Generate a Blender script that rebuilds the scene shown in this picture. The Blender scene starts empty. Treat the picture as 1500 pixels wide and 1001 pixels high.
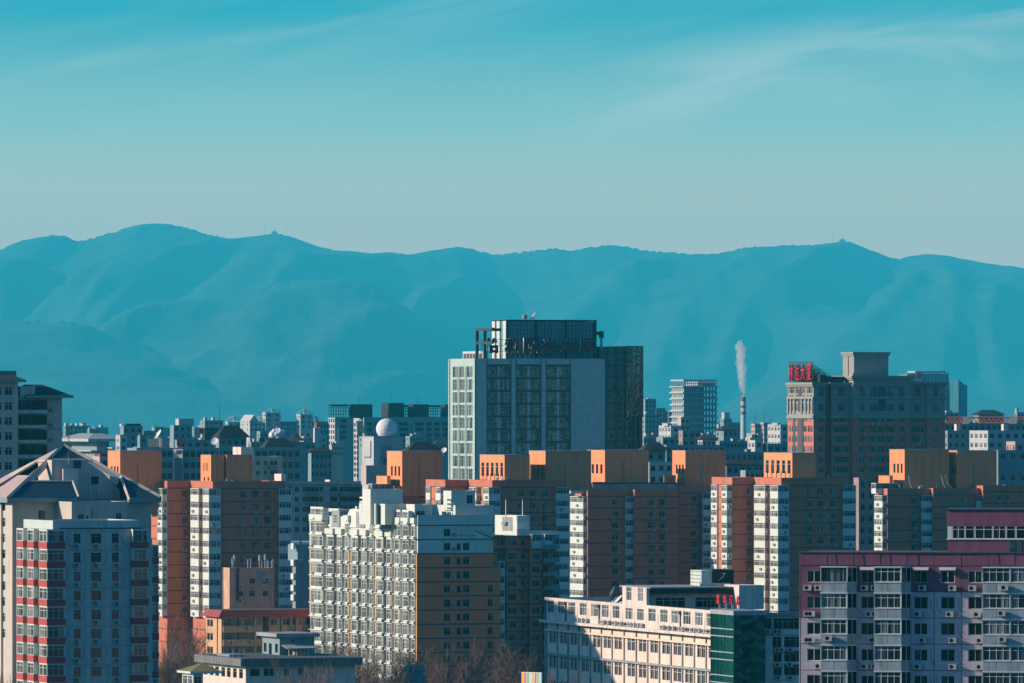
import bpy, math, random
from mathutils import Vector, noise
R = math.radians
D = bpy.data
SC = bpy.context.scene
COL = SC.collection
RND = random.Random(11)

# ---------------------------------------------------------------- camera
F = 10833.0            # focal length in photograph pixels (1500 px wide), 260 mm on 36 mm
CH = 66.0              # eye height above the streets
HOR = 610.0            # photograph row of the eye level
cam = D.cameras.new('camera'); cam.lens = 260; cam.sensor_width = 36
cam.shift_y = (HOR - 500.5) / 1500.0
cam.clip_start = 1.0; cam.clip_end = 60000
co = D.objects.new('camera', cam); COL.objects.link(co)
co.location = (0, 0, CH); co.rotation_euler = (R(90), 0, 0)
SC.camera = co

# ---------------------------------------------------------------- light
SUN_A, SUN_E = 4.0, 22.0           # degrees behind the picture plane (from the left), elevation
SUN_STRENGTH, SUN_COL = 5.0, (1.0, 0.74, 0.585)
SKY_STRENGTH = 0.115
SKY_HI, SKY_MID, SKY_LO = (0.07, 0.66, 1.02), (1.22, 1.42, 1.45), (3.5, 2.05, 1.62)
EXPOSURE = 0.30
HAZE_D, HAZE_COL = 3.2e-5, (0.055, 0.82, 1.0)

w = D.worlds.new('World'); SC.world = w; w.use_nodes = True
nt = w.node_tree; N = nt.nodes; LK = nt.links
bg = N['Background']; bg.inputs[1].default_value = SKY_STRENGTH
sky = N.new('ShaderNodeTexSky'); sky.sky_type = 'NISHITA'; sky.sun_disc = False
sky.sun_elevation = R(SUN_E); sky.sun_rotation = R(270 - SUN_A)
sky.altitude = 50; sky.air_density = 1.0; sky.dust_density = 1.0; sky.ozone_density = 1.0
tc = N.new('ShaderNodeTexCoord'); sp = N.new('ShaderNodeSeparateXYZ')
LK.new(tc.outputs['Generated'], sp.inputs[0])
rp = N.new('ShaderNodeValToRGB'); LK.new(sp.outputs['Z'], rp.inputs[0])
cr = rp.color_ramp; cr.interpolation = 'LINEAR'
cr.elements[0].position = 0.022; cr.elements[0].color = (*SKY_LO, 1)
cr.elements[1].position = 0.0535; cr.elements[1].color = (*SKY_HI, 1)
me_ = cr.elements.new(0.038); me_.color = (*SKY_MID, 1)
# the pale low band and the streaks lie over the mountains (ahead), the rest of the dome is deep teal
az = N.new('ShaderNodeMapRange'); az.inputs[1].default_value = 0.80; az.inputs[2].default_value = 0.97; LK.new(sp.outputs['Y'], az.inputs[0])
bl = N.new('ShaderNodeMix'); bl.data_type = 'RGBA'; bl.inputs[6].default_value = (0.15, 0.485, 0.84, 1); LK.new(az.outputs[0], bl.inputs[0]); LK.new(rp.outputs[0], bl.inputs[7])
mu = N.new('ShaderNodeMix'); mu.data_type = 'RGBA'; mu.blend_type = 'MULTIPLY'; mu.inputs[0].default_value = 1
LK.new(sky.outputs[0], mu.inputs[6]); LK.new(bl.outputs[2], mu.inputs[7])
# thin high cloud: long tilted wisps over the mountains
def mth(op, a, b=None):
    n = N.new('ShaderNodeMath'); n.operation = op
    for i, v in enumerate((a, b)):
        if v is None: continue
        if hasattr(v, 'is_output'): LK.new(v, n.inputs[i])
        else: n.inputs[i].default_value = v
    return n.outputs[0]
cu_ = mth('DIVIDE', sp.outputs['X'], sp.outputs['Y']); cv_ = mth('DIVIDE', sp.outputs['Z'], sp.outputs['Y'])
ct_ = mth('SUBTRACT', cv_, mth('MULTIPLY', cu_, 0.17))
cb_ = N.new('ShaderNodeCombineXYZ'); LK.new(mth('MULTIPLY', cu_, 20), cb_.inputs[0]); LK.new(mth('MULTIPLY', ct_, 130), cb_.inputs[1])
nz = N.new('ShaderNodeTexNoise'); nz.inputs['Scale'].default_value = 1.0; nz.inputs['Detail'].default_value = 6
nz.inputs['Roughness'].default_value = 0.5; nz.inputs['Distortion'].default_value = 0.9
LK.new(cb_.outputs[0], nz.inputs['Vector'])
def smooth_range(v, a, b, lo, hi):
    n = N.new('ShaderNodeMapRange'); n.interpolation_type = 'SMOOTHSTEP'; LK.new(v, n.inputs[0])
    for i, q in enumerate((a, b, lo, hi)): n.inputs[i + 1].default_value = q
    return n.outputs[0]
band = mth('MULTIPLY', smooth_range(mth('ABSOLUTE', mth('SUBTRACT', ct_, 0.0402)), 0.0, 0.0080, 1, 0), smooth_range(cu_, -0.01, 0.03, 0, 1))
band2 = mth('MULTIPLY', smooth_range(mth('ABSOLUTE', mth('SUBTRACT', ct_, 0.0570)), 0.0, 0.006, 0.26, 0), smooth_range(cu_, 0.02, -0.01, 0, 1))
gen = smooth_range(nz.outputs['Fac'], 0.38, 0.62, 0, 1)
cf_ = mth('ADD', mth('MULTIPLY', mth('ADD', mth('MULTIPLY', gen, 0.8), 0.2), mth('MULTIPLY', mth('ADD', band, band2), 0.46)), mth('MULTIPLY', gen, 0.05))
cl = N.new('ShaderNodeMix'); cl.data_type = 'RGBA'; cl.blend_type = 'MIX'
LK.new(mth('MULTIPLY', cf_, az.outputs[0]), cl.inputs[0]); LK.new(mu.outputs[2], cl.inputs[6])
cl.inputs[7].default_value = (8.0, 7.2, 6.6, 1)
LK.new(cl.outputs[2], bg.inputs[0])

sl = D.lights.new('sun', 'SUN'); sl.energy = SUN_STRENGTH; sl.angle = R(0.5); sl.color = SUN_COL
so = D.objects.new('sun', sl); COL.objects.link(so)
SDIR = Vector((-math.cos(R(SUN_A)) * math.cos(R(SUN_E)), -math.sin(R(SUN_A)) * math.cos(R(SUN_E)), math.sin(R(SUN_E))))
so.rotation_euler = SDIR.to_track_quat('Z', 'Y').to_euler(); so.location = (-300, 500, 400)

SC.view_settings.view_transform = 'Standard'; SC.view_settings.look = 'None'
SC.view_settings.exposure = EXPOSURE; SC.view_settings.gamma = 1
SC.render.engine = 'CYCLES'
SC.cycles.max_bounces = 6; SC.cycles.diffuse_bounces = 1; SC.cycles.glossy_bounces = 2
SC.cycles.volume_bounces = 3; SC.cycles.use_denoising = True

# ---------------------------------------------------------------- materials
def S(r, g, b):
    f = lambda c: (c / 255 / 12.92) if c / 255 <= .04045 else ((c / 255 + .055) / 1.055) ** 2.4
    return (f(r), f(g), f(b))

def nodes(name):
    m = D.materials.new(name); m.use_nodes = True
    return m, m.node_tree, m.node_tree.nodes['Principled BSDF']

def wallmat(name, col, var=.16, streak=.22, rough=.85, panel=None, mort=.6, scale=.35, bump=0):
    """Weathered wall: broad blotches, rain streaks, optional panel joints (w, h, joint)."""
    m, t, p = nodes(name); n = t.nodes; l = t.links
    tc = n.new('ShaderNodeTexCoord')
    a = n.new('ShaderNodeTexNoise'); a.inputs['Scale'].default_value = scale; a.inputs['Detail'].default_value = 6
    a.inputs['Roughness'].default_value = .65
    l.new(tc.outputs['Object'], a.inputs['Vector'])
    mp = n.new('ShaderNodeMapping'); mp.inputs['Scale'].default_value = (1.6, 1.6, .09); l.new(tc.outputs['Object'], mp.inputs[0])
    b = n.new('ShaderNodeTexNoise'); b.inputs['Scale'].default_value = 1.0; b.inputs['Detail'].default_value = 4
    l.new(mp.outputs[0], b.inputs['Vector'])
    def rng(src, lo, hi):
        r = n.new('ShaderNodeMapRange'); r.inputs[1].default_value = .3; r.inputs[2].default_value = .7
        r.inputs[3].default_value = lo; r.inputs[4].default_value = hi; l.new(src, r.inputs[0]); return r.outputs[0]
    x = n.new('ShaderNodeMath'); x.operation = 'MULTIPLY'
    l.new(rng(a.outputs['Fac'], 1 - var, 1 + var * .6), x.inputs[0]); l.new(rng(b.outputs['Fac'], 1 - streak, 1.04), x.inputs[1])
    out = x.outputs[0]
    if panel:
        s = n.new('ShaderNodeSeparateXYZ'); l.new(tc.outputs['Object'], s.inputs[0])
        ad = n.new('ShaderNodeMath'); ad.operation = 'ADD'; l.new(s.outputs[0], ad.inputs[0]); l.new(s.outputs[1], ad.inputs[1])
        cb = n.new('ShaderNodeCombineXYZ'); l.new(ad.outputs[0], cb.inputs[0]); l.new(s.outputs[2], cb.inputs[1])
        br = n.new('ShaderNodeTexBrick'); br.offset = 0; br.squash = 1
        br.inputs['Scale'].default_value = 1; br.inputs['Brick Width'].default_value = panel[0]
        br.inputs['Row Height'].default_value = panel[1]; br.inputs['Mortar Size'].default_value = panel[2]
        br.inputs['Color1'].default_value = (1, 1, 1, 1); br.inputs['Color2'].default_value = (.92, .92, .92, 1)
        br.inputs['Mortar'].default_value = (mort, mort, mort, 1)
        l.new(cb.outputs[0], br.inputs['Vector'])
        y = n.new('ShaderNodeMath'); y.operation = 'MULTIPLY'; l.new(out, y.inputs[0]); l.new(br.outputs['Color'], y.inputs[1]); out = y.outputs[0]
    mx = n.new('ShaderNodeVectorMath'); mx.operation = 'SCALE'; mx.inputs[0].default_value = col; l.new(out, mx.inputs['Scale'])
    l.new(mx.outputs[0], p.inputs['Base Color'])
    p.inputs['Roughness'].default_value = rough; p.inputs['Specular IOR Level'].default_value = .25
    return m

def glassmat(name, dark, mid, pale, plo=.62, rough=.08, wav=0.0, metal=0.0, spec=.5):
    """Window glass: dark room, curtains or a painted sunlit sheen, different in every window."""
    m, t, p = nodes(name); n = t.nodes; l = t.links
    oi = n.new('ShaderNodeObjectInfo'); tc = n.new('ShaderNodeTexCoord')
    ad = n.new('ShaderNodeVectorMath'); ad.operation = 'ADD'; sc = n.new('ShaderNodeMath'); sc.operation = 'MULTIPLY'; sc.inputs[1].default_value = 137
    l.new(oi.outputs['Random'], sc.inputs[0]); l.new(tc.outputs['Object'], ad.inputs[0]); l.new(sc.outputs[0], ad.inputs[1])
    mp = n.new('ShaderNodeMapping'); mp.inputs['Scale'].default_value = (1.5, 1.5, .06); l.new(ad.outputs[0], mp.inputs[0])
    v = n.new('ShaderNodeTexVoronoi'); v.inputs['Scale'].default_value = 1.0; l.new(mp.outputs[0], v.inputs['Vector'])
    sx = n.new('ShaderNodeSeparateColor'); l.new(v.outputs['Color'], sx.inputs[0])
    r = n.new('ShaderNodeValToRGB'); l.new(sx.outputs[0], r.inputs[0])
    e = r.color_ramp.elements; e[0].position = 0; e[0].color = (*dark, 1); e[1].position = 1; e[1].color = (*pale, 1)
    k = r.color_ramp.elements.new(plo); k.color = (*mid, 1)
    l.new(r.outputs[0], p.inputs['Base Color']); p.inputs['Roughness'].default_value = rough
    p.inputs['Metallic'].default_value = metal; p.inputs['Specular IOR Level'].default_value = spec
    if wav:
        nz = n.new('ShaderNodeTexNoise'); nz.inputs['Scale'].default_value = .8; nz.inputs['Detail'].default_value = 1; l.new(ad.outputs[0], nz.inputs['Vector'])
        bp = n.new('ShaderNodeBump'); bp.inputs['Strength'].default_value = wav; bp.inputs['Distance'].default_value = .35
        l.new(nz.outputs['Fac'], bp.inputs['Height']); l.new(bp.outputs[0], p.inputs['Normal'])
    return m

def flat(name, col, rough=.6, metal=0):
    return wallmat(name, col, .08, .06, rough)

MT = {}
MT['white'] = wallmat('white_render', (.54, .65, .60), .10, .18)
MT['white_clean'] = wallmat('white_paint', (.61, .69, .61), .06, .10)
MT['grey'] = wallmat('grey_concrete', (.33, .38, .38), .2, .3)
MT['dkgrey'] = wallmat('dark_grey_roofing', (.10, .12, .13), .25, .1)
MT['beige'] = wallmat('beige_render', (.58, .54, .46), .10, .16, panel=(2.9, 2.9, .02), mort=.85)
MT['sunlitroof'] = wallmat('sunlit_roof_sheet', (.50, .40, .38), .12, .1, panel=(1.2, 30, .05), mort=.75)  # sunlit copy of the slate sheet, pink sunlight painted into the colour
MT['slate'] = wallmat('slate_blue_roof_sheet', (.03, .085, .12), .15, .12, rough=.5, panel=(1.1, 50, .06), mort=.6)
MT['terra'] = wallmat('orange_render_shade_tone', (.55, .195, .12), .10, .14)  # same orange paint as the penthouses, browned for the shaded bodies
MT['peach'] = wallmat('orange_render_sun_tone', (.95, .335, .15), .08, .18)  # the towers' orange paint, lightened for the sunlit penthouses
MT['band'] = wallmat('dark_joint_band', (.10, .10, .11), .1, .05)
MT['redband'] = wallmat('red_brick_tile', (.46, .10, .10), .12, .12, panel=(.6, .25, .02), mort=.8)
MT['golden'] = wallmat('golden_render_shaded', (.90, .24, .11), .05, .10)  # golden wall, copy toned for the shaded face
MT['goldlit'] = wallmat('golden_render_sunlit', (.72, .42, .16), .08, .14)  # sunlit copy of the golden wall, for the sunny face
MT['towerwhite'] = wallmat('white_stone_panels', (.45, .62, .56), .06, .12, panel=(2.2, 1.3, .03), mort=.55, rough=.6)
MT['brickred'] = wallmat('salmon_red_brick', (.60, .20, .15), .1, .12, panel=(.5, .2, .015), mort=.85)
MT['stone'] = wallmat('pale_stone_trim', (.32, .33, .30), .08, .16)
MT['purple'] = wallmat('purple_render', (.23, .095, .15), .14, .20)
MT['lilac'] = wallmat('lilac_siding', (.56, .52, .57), .08, .14, panel=(60, .28, .012), mort=.7)
MT['purplesiding'] = wallmat('purple_siding', (.23, .095, .15), .12, .18, panel=(60, .28, .012), mort=.65)
MT['concrete'] = wallmat('weathered_balcony_concrete', (.40, .50, .51), .25, .35, scale=.9)
MT['cream'] = wallmat('cream_tile', (.78, .66, .55), .09, .18)
MT['oldwhite'] = wallmat('stained_off_white_render', (.74, .68, .60), .14, .30)
MT['tan'] = wallmat('stained_tan_render', (.66, .43, .29), .2, .3)
MT['eavegrey'] = wallmat('shade_toned_concrete_eave', (.20, .225, .22), .25, .35)  # grey lowered to paint in the shadow lying on the eave
MT['yellow'] = wallmat('yellow_render', (.64, .40, .24), .08, .14)
MT['redroof'] = wallmat('red_roof_tiles', (.34, .085, .085), .1, .05, panel=(.4, 9, .05), mort=.7)
MT['greenroof'] = wallmat('olive_roof_sheet', (.20, .20, .10), .2, .1)
MT['frame'] = flat('white_window_frame', (.68, .74, .74), .5)
MT['dframe'] = flat('dark_window_frame', (.06, .08, .09), .5)
MT['gframe'] = flat('grey_window_frame', (.32, .38, .39), .5)
MT['glass'] = glassmat('window_glass', (.008, .014, .017), (.035, .055, .06), (.26, .29, .28), .66)
MT['glass_pale'] = glassmat('pale_sunlit_window_glass', (.015, .025, .025), (.09, .12, .115), (.36, .39, .35), .5)  # curtain tones raised to paint the sky sheen of sunlit panes
MT['glass_dark'] = glassmat('dark_window_glass', (.004, .008, .01), (.012, .02, .024), (.06, .075, .075), .8, spec=.3)
MT['glass_office'] = glassmat('wavy_office_glass', (.05, .07, .07), (.12, .15, .145), (.22, .23, .20), .55, .03, .45, .75)
MT['glass_front'] = glassmat('balcony_front_glass', (.012, .02, .02), (.11, .14, .13), (.40, .44, .40), .5)  # pale tones paint the sheen of panes on the sunny fronts
MT['crownpanel'] = wallmat('teal_crown_panels', (.16, .33, .37), .1, .1, .45, panel=(1.8, 1.6, .08), mort=.6)
MT['glass_green'] = glassmat('green_curtain_glass', (.0, .03, .028), (.003, .06, .052), (.01, .10, .085), .5, .06, .25, .2)
MT['glass_teal'] = glassmat('teal_curtain_glass', (.01, .06, .065), (.02, .09, .10), (.05, .14, .14), .5, .06, .4, .35)
MT['ac'] = flat('off_white_metal', (.46, .49, .48), .45)
MT['black'] = flat('black_rubber_and_fan', (.012, .014, .016), .6)
MT['steel'] = flat('painted_steel', (.26, .31, .33), .4)
MT['signred'] = flat('red_sign_letters', (.62, .035, .05), .4)
MT['signmaroon'] = flat('maroon_sign_letters', (.10, .015, .025), .5)
MT['orange'] = flat('orange_crane_paint', (.50, .13, .05), .5)
MT['net'] = wallmat('dark_scaffold_netting', (.035, .05, .055), .3, .2)
MT['rust'] = wallmat('rusty_steel', (.30, .10, .06), .2, .2)
MT['bark'] = wallmat('grey_brown_bark', (.38, .33, .28), .25, .1)
MT['twig'] = wallmat('red_brown_twigs', (.19, .135, .115), .2, .0)
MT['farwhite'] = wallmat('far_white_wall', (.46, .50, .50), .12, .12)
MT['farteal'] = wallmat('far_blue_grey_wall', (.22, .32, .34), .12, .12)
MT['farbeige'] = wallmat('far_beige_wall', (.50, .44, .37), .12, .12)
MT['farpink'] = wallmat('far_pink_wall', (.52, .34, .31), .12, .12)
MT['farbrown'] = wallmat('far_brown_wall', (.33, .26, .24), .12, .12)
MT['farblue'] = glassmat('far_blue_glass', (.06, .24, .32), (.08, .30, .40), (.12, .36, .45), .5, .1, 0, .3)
MT['radome'] = wallmat('white_radome_shell', (.70, .76, .76), .04, .02)
MT['seam'] = flat('radome_seam', (.34, .40, .40))

# ---------------------------------------------------------------- mesh helpers
class M:
    def __init__(s): s.v = []; s.f = []; s.m = []
    def poly(s, pts, m=0):
        i = len(s.v); s.v += [tuple(p) for p in pts]; s.f.append(tuple(range(i, i + len(pts)))); s.m.append(m)
    def box(s, x0, x1, y0, y1, z0, z1, m=0):
        i = len(s.v)
        s.v += [(x0, y0, z0), (x1, y0, z0), (x1, y1, z0), (x0, y1, z0), (x0, y0, z1), (x1, y0, z1), (x1, y1, z1), (x0, y1, z1)]
        for q in ((0, 3, 2, 1), (4, 5, 6, 7), (0, 1, 5, 4), (1, 2, 6, 5), (2, 3, 7, 6), (3, 0, 4, 7)):
            s.f.append(tuple(i + k for k in q)); s.m.append(m)
    def slab(s, pts, n, t, m=0):
        """polygon pts thickened by t against the direction n"""
        n = Vector(n).normalized() * t; a = [Vector(p) for p in pts]; b = [p - n for p in a]
        s.poly(a, m); s.poly(list(reversed(b)), m)
        for k in range(len(a)):
            j = (k + 1) % len(a); s.poly([a[k], b[k], b[j], a[j]], m)
    def tube(s, p0, p1, r0, r1=None, n=6, m=0, cap=True):
        r1 = r0 if r1 is None else r1
        p0 = Vector(p0); p1 = Vector(p1); d = (p1 - p0)
        if d.length < 1e-6: return
        q = d.to_track_quat('Z', 'Y'); i = len(s.v)
        for p, r in ((p0, r0), (p1, r1)):
            for k in range(n):
                a = 2 * math.pi * k / n; s.v.append(tuple(p + q @ Vector((r * math.cos(a), r * math.sin(a), 0))))
        for k in range(n):
            j = (k + 1) % n; s.f.append((i + k, i + j, i + n + j, i + n + k)); s.m.append(m)
        if cap:
            s.f.append(tuple(i + n + k for k in range(n))); s.m.append(m)
    def bar(s, p0, p1, w, m=0): s.tube(p0, p1, w * .7, None, 4, m)
    def dome(s, c, r, z0=-1.0, nu=24, nv=14, m=0, sq=1.0):
        """sphere cut off below z0*r"""
        i = len(s.v); t0 = math.acos(max(-1, min(1, z0)))
        for a in range(nv + 1):
            t = t0 * (1 - a / nv)
            for k in range(nu):
                u = 2 * math.pi * k / nu
                s.v.append((c[0] + r * math.sin(t) * math.cos(u), c[1] + r * math.sin(t) * math.sin(u), c[2] + r * math.cos(t) * sq))
        for a in range(nv):
            for k in range(nu):
                j = (k + 1) % nu
                s.f.append((i + a * nu + k, i + a * nu + j, i + (a + 1) * nu + j, i + (a + 1) * nu + k)); s.m.append(m)
    def wall(s, face, off, a0, a1, z0, z1, rects=(), depth=.2, m=0, mr=None):
        """wall plane with real recessed openings; rects = (a0, a1, z0, z1)"""
        mr = m if mr is None else mr
        if face == 'F': P = lambda a, z, d: (a, off + d, z)
        elif face == 'B': P = lambda a, z, d: (a, off - d, z)
        elif face == 'L': P = lambda a, z, d: (off + d, a, z)
        else: P = lambda a, z, d: (off - d, a, z)
        flip = face in ('L', 'B')
        def q(p): s.poly(list(reversed(p)) if flip else p, m)
        rs = [r for r in rects if r[0] > a0 + 1e-4 and r[1] < a1 - 1e-4 and r[2] > z0 + 1e-4 and r[3] < z1 - 1e-4]
        # rows: split by distinct z bands, then cut along a inside each band
        zs = sorted({z0, z1, *[r[2] for r in rs], *[r[3] for r in rs]})
        for k in range(len(zs) - 1):
            b0, b1 = zs[k], zs[k + 1]
            if b1 - b0 < 1e-5: continue
            zm = (b0 + b1) / 2; cur = a0
            for r in sorted([r for r in rs if r[2] < zm < r[3]]):
                if r[0] > cur: q([P(cur, b0, 0), P(r[0], b0, 0), P(r[0], b1, 0), P(cur, b1, 0)])
                cur = max(cur, r[1])
            if cur < a1: q([P(cur, b0, 0), P(a1, b0, 0), P(a1, b1, 0), P(cur, b1, 0)])
        for r in rs:
            c = [(r[0], r[2]), (r[1], r[2]), (r[1], r[3]), (r[0], r[3])]
            for k in range(4):
                (xa, za), (xb, zb) = c[k], c[(k + 1) % 4]
                s.poly([P(xa, za, 0), P(xb, zb, 0), P(xb, zb, depth), P(xa, za, depth)], mr)
        return rs
    def build(s, name, mats, parent=None, col=None):
        me = D.meshes.new(name); me.from_pydata(s.v, [], s.f)
        for mt in (mats if isinstance(mats, (list, tuple)) else [mats]): me.materials.append(MT[mt] if isinstance(mt, str) else mt)
        me.polygons.foreach_set('material_index', s.m); me.update()
        o = D.objects.new(name, me); COL.objects.link(o)
        if parent: o.parent = parent
        return o

def tag(o, label, cat, group=None, kind=None):
    if label: o['label'] = label
    if cat: o['category'] = cat
    if group: o['group'] = group
    if kind: o['kind'] = kind
    return o

def smooth(o):
    for p in o.data.polygons: p.use_smooth = True
    return o

def PX(px, Y): return (px - 750) / F * Y
def PZ(py, Y): return CH - (py - HOR) / F * Y

WCACHE = {}
def winmesh(w, h, cols, tr, fm, gm, sub):
    k = (round(w, 1), round(h, 1), cols, tr, fm, gm, sub)
    if k in WCACHE: return WCACHE[k]
    w, h = k[0], k[1]; fw = .07 if w > .9 else .05
    y0, y1 = .07, .15; a = M(); x0, x1 = -w / 2, w / 2
    for xa, xb in ((x0, x0 + fw), (x1 - fw, x1)): a.box(xa, xb, y0, y1, 0, h)
    for za, zb in ((0, fw), (h - fw, h)): a.box(x0 + fw, x1 - fw, y0 + .004, y1, za, zb)
    zt = h * (1 - tr) if tr else h - fw
    if tr: a.box(x0 + fw, x1 - fw, y0 + .006, y1, zt - fw * .4, zt + fw * .4)
    for c in range(1, cols):
        x = x0 + w * c / cols; a.box(x - fw * .45, x + fw * .45, y0 + .01, y1, fw, h - fw)
    g = M() if sub else a
    g.poly([(x0 + fw * .5, .13, fw * .5), (x1 - fw * .5, .13, fw * .5), (x1 - fw * .5, .13, h - fw * .5), (x0 + fw * .5, .13, h - fw * .5)], 0 if sub else 1)
    def mk(q, nm, ms):
        me = D.meshes.new(nm); me.from_pydata(q.v, [], q.f)
        for x in ms: me.materials.append(MT[x])
        me.polygons.foreach_set('material_index', q.m); me.update(); return me
    r = (mk(a, 'window', [fm] if sub else [fm, gm]), mk(g, 'pane', [gm]) if sub else None)
    WCACHE[k] = r
    return r

ACM = None
def acmesh():
    global ACM
    if ACM is None:
        a = M(); a.box(-.42, .42, -.42, -.1, 0, .58, 0)
        n = 12; c = [(-.1 + .22 * math.cos(6.2832 * k / n), -.425, .29 + .22 * math.sin(6.2832 * k / n)) for k in range(n)]
        a.poly(c, 1); a.box(-.36, -.3, -.4, .0, -.09, -.004, 2); a.box(.3, .36, -.4, .0, -.09, -.004, 2)
        ACM = D.meshes.new('air_conditioner'); ACM.from_pydata(a.v, [], a.f)
        for x in ('ac', 'black', 'steel'): ACM.materials.append(MT[x])
        ACM.polygons.foreach_set('material_index', a.m)
    return ACM

ROT = {'F': 0, 'L': -math.pi / 2, 'R': math.pi / 2, 'B': math.pi}

class B:
    """A building: local x runs along its front (shaded) face, local y along its sunny left face, origin at the near corner."""
    def __init__(s, name, label, cat, px, Y, th=20, group=None, z=0):
        s.t = R(th); s.c = math.cos(s.t); s.s = math.sin(s.t)
        s.Y = Y; s.X = PX(px, Y); s.z0 = z
        s.e = D.objects.new(name, None); COL.objects.link(s.e); s.e.location = (s.X, Y, z); s.e.rotation_euler = (0, 0, s.t)
        s.e.empty_display_size = 2
        tag(s.e, label, cat, group)
        s.nw = 0
    def fx(s, px, y=0.0):
        k = (px - 750) / F; X = s.X - s.s * y; Y = s.Y + s.c * y
        return (k * Y - X) / (s.c - k * s.s)
    def ly(s, px, x=0.0):
        k = (px - 750) / F; X = s.X + s.c * x; Y = s.Y + s.s * x
        return (k * Y - X) / (-s.s - k * s.c)
    def z(s, py, x=0.0, y=0.0): return PZ(py, s.Y + s.s * x + s.c * y) - s.z0
    def at(s, px, py, x=None, y=None):
        """pixel -> local point on plane x=const or y=const"""
        if y is not None: xx = s.fx(px, y); return (xx, y, s.z(py, xx, y))
        yy = s.ly(px, x); return (x, yy, s.z(py, x, yy))
    def onplane(s, px, py, p0, n):
        """pixel -> local point where the view ray meets a local plane"""
        d = Vector(((px - 750) / F, 1, -(py - HOR) / F)); o = Vector((0, 0, CH)) - Vector((s.X, s.Y, s.z0))
        loc = lambda v: Vector((v.x * s.c + v.y * s.s, -v.x * s.s + v.y * s.c, v.z))
        o = loc(o); d = loc(d); p0 = Vector(p0); n = Vector(n)
        return o + d * ((p0 - o).dot(n) / d.dot(n))
    def part(s, name, m, mats, parent=None): return m.build(name, mats, parent or s.e)
    def place(s, me, name, face, a, z, off, parent=None):
        o = D.objects.new(name, me); COL.objects.link(o); o.parent = parent or s.e
        o.location = (a, off, z) if face in 'FB' else (off, a, z)
        o.rotation_euler = (0, 0, ROT[face]); return o
    def win(s, face, a, z, off, w, h, cols=2, tr=.3, fm='frame', gm='glass', name='window', sub=False):
        me, pn = winmesh(w, h, cols, tr, fm, gm, sub)
        o = s.place(me, name, face, a, z, off)
        if pn:
            p = D.objects.new('pane', pn); COL.objects.link(p); p.parent = o
        return o
    def ac(s, face, a, z, off): return s.place(acmesh(), 'air_conditioner', face, a, z, off)
    def facade(s, m, face, off, a0, a1, z0, z1, ws=(), mi=0, depth=.2, **kw):
        """ws: (centre a, sill z, w, h, {options}); cuts the openings in m and sets the windows"""
        rects = []
        for q in ws:
            a, z, w, h = q[:4]; w = round(w, 1); h = round(h, 1); o = dict(kw); o.update(q[4] if len(q) > 4 else {})
            r = (a - w / 2, a + w / 2, z, z + h)
            if r[0] < a0 + .02 or r[1] > a1 - .02 or r[2] < z0 + .02 or r[3] > z1 - .02: continue
            rects.append(r); s.win(face, a, z, off, w, h, **o)
        m.wall(face, off, a0, a1, z0, z1, rects, depth, mi)
    def block(s, m, x0, x1, y0, y1, z0, z1, Fw=(), Lw=(), par=.8, mi=0, mroof=None, kwF={}, kwL={}):
        s.facade(m, 'F', y0, x0, x1, z0, z1, Fw, mi, **kwF)
        s.facade(m, 'L', x0, y0, y1, z0, z1, Lw, mi, **kwL)
        m.wall('R', x1, y0, y1, z0, z1, m=mi); m.wall('B', y1, x0, x1, z0, z1, m=mi)
        mr = mi if mroof is None else mroof
        if par and x1 - x0 > 1 and y1 - y0 > 1:
            t = .28; zr = z1 - par
            m.poly([(x0 + t, y0 + t, zr), (x1 - t, y0 + t, zr), (x1 - t, y1 - t, zr), (x0 + t, y1 - t, zr)], mr)
            o = [(x0, y0), (x1, y0), (x1, y1), (x0, y1)]; i = [(x0 + t, y0 + t), (x1 - t, y0 + t), (x1 - t, y1 - t), (x0 + t, y1 - t)]
            for k in range(4):
                j = (k + 1) % 4
                m.poly([(*o[k], z1), (*o[j], z1), (*i[j], z1), (*i[k], z1)], mi)
                m.poly([(*i[k], z1), (*i[j], z1), (*i[j], zr), (*i[k], zr)], mi)
        else:
            m.poly([(x0, y0, z1), (x1, y0, z1), (x1, y1, z1), (x0, y1, z1)], mr)
    def bays(s, x0, x1, y0, y1, zt, n, fh, wh=1.4, faces='FL', pm='white_clean', fm='frame', gm='glass', name='balcony_bay', top=.15, acp=.25, cap=True):
        """enclosed balcony column: solid panels and window bands on its free faces"""
        m = M(); zb = zt - n * fh; fw = []; lw = []; rw = []
        for k in range(n):
            z = zt - top - wh - k * fh
            for f, a0, a1, lst in (('F', x0, x1, fw), ('L', y0, y1, lw), ('R', y0, y1, rw)):
                if f in faces:
                    wd = round(a1 - a0 - .16, 1)
                    if wd < .4: continue
                    lst.append(((a0 + a1) / 2, z, wd, wh, {'cols': max(1, round(wd / .8))}))
        o = dict(fm=fm, gm=gm, name='window')
        s.facade(m, 'F', y0, x0, x1, zb, zt, fw, **o); s.facade(m, 'L', x0, y0, y1, zb, zt, lw, **o)
        s.facade(m, 'R', x1, y0, y1, zb, zt, rw, **o)
        m.wall('B', y1, x0, x1, zb, zt)
        m.poly([(x0, y0, zt), (x1, y0, zt), (x1, y1, zt), (x0, y1, zt)])
        if cap:
            for k in range(n):
                z = zt - k * fh - .04; m.box(x0 - .06, x1 + .06, y0 - .06, y1, z - .1, z + .02)
        s.part(name, m, [pm])
        for k in range(n):
            z = zt - top - wh - k * fh - 1.05
            if 'L' in faces and RND.random() < acp * 1.6 and y1 - y0 > 1: s.ac('L', y0 + (y1 - y0) * RND.uniform(.3, .7), z, x0)
            if 'F' in faces and RND.random() < acp and x1 - x0 > 1: s.ac('F', x0 + (x1 - x0) * RND.uniform(.3, .7), z, y0)

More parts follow.
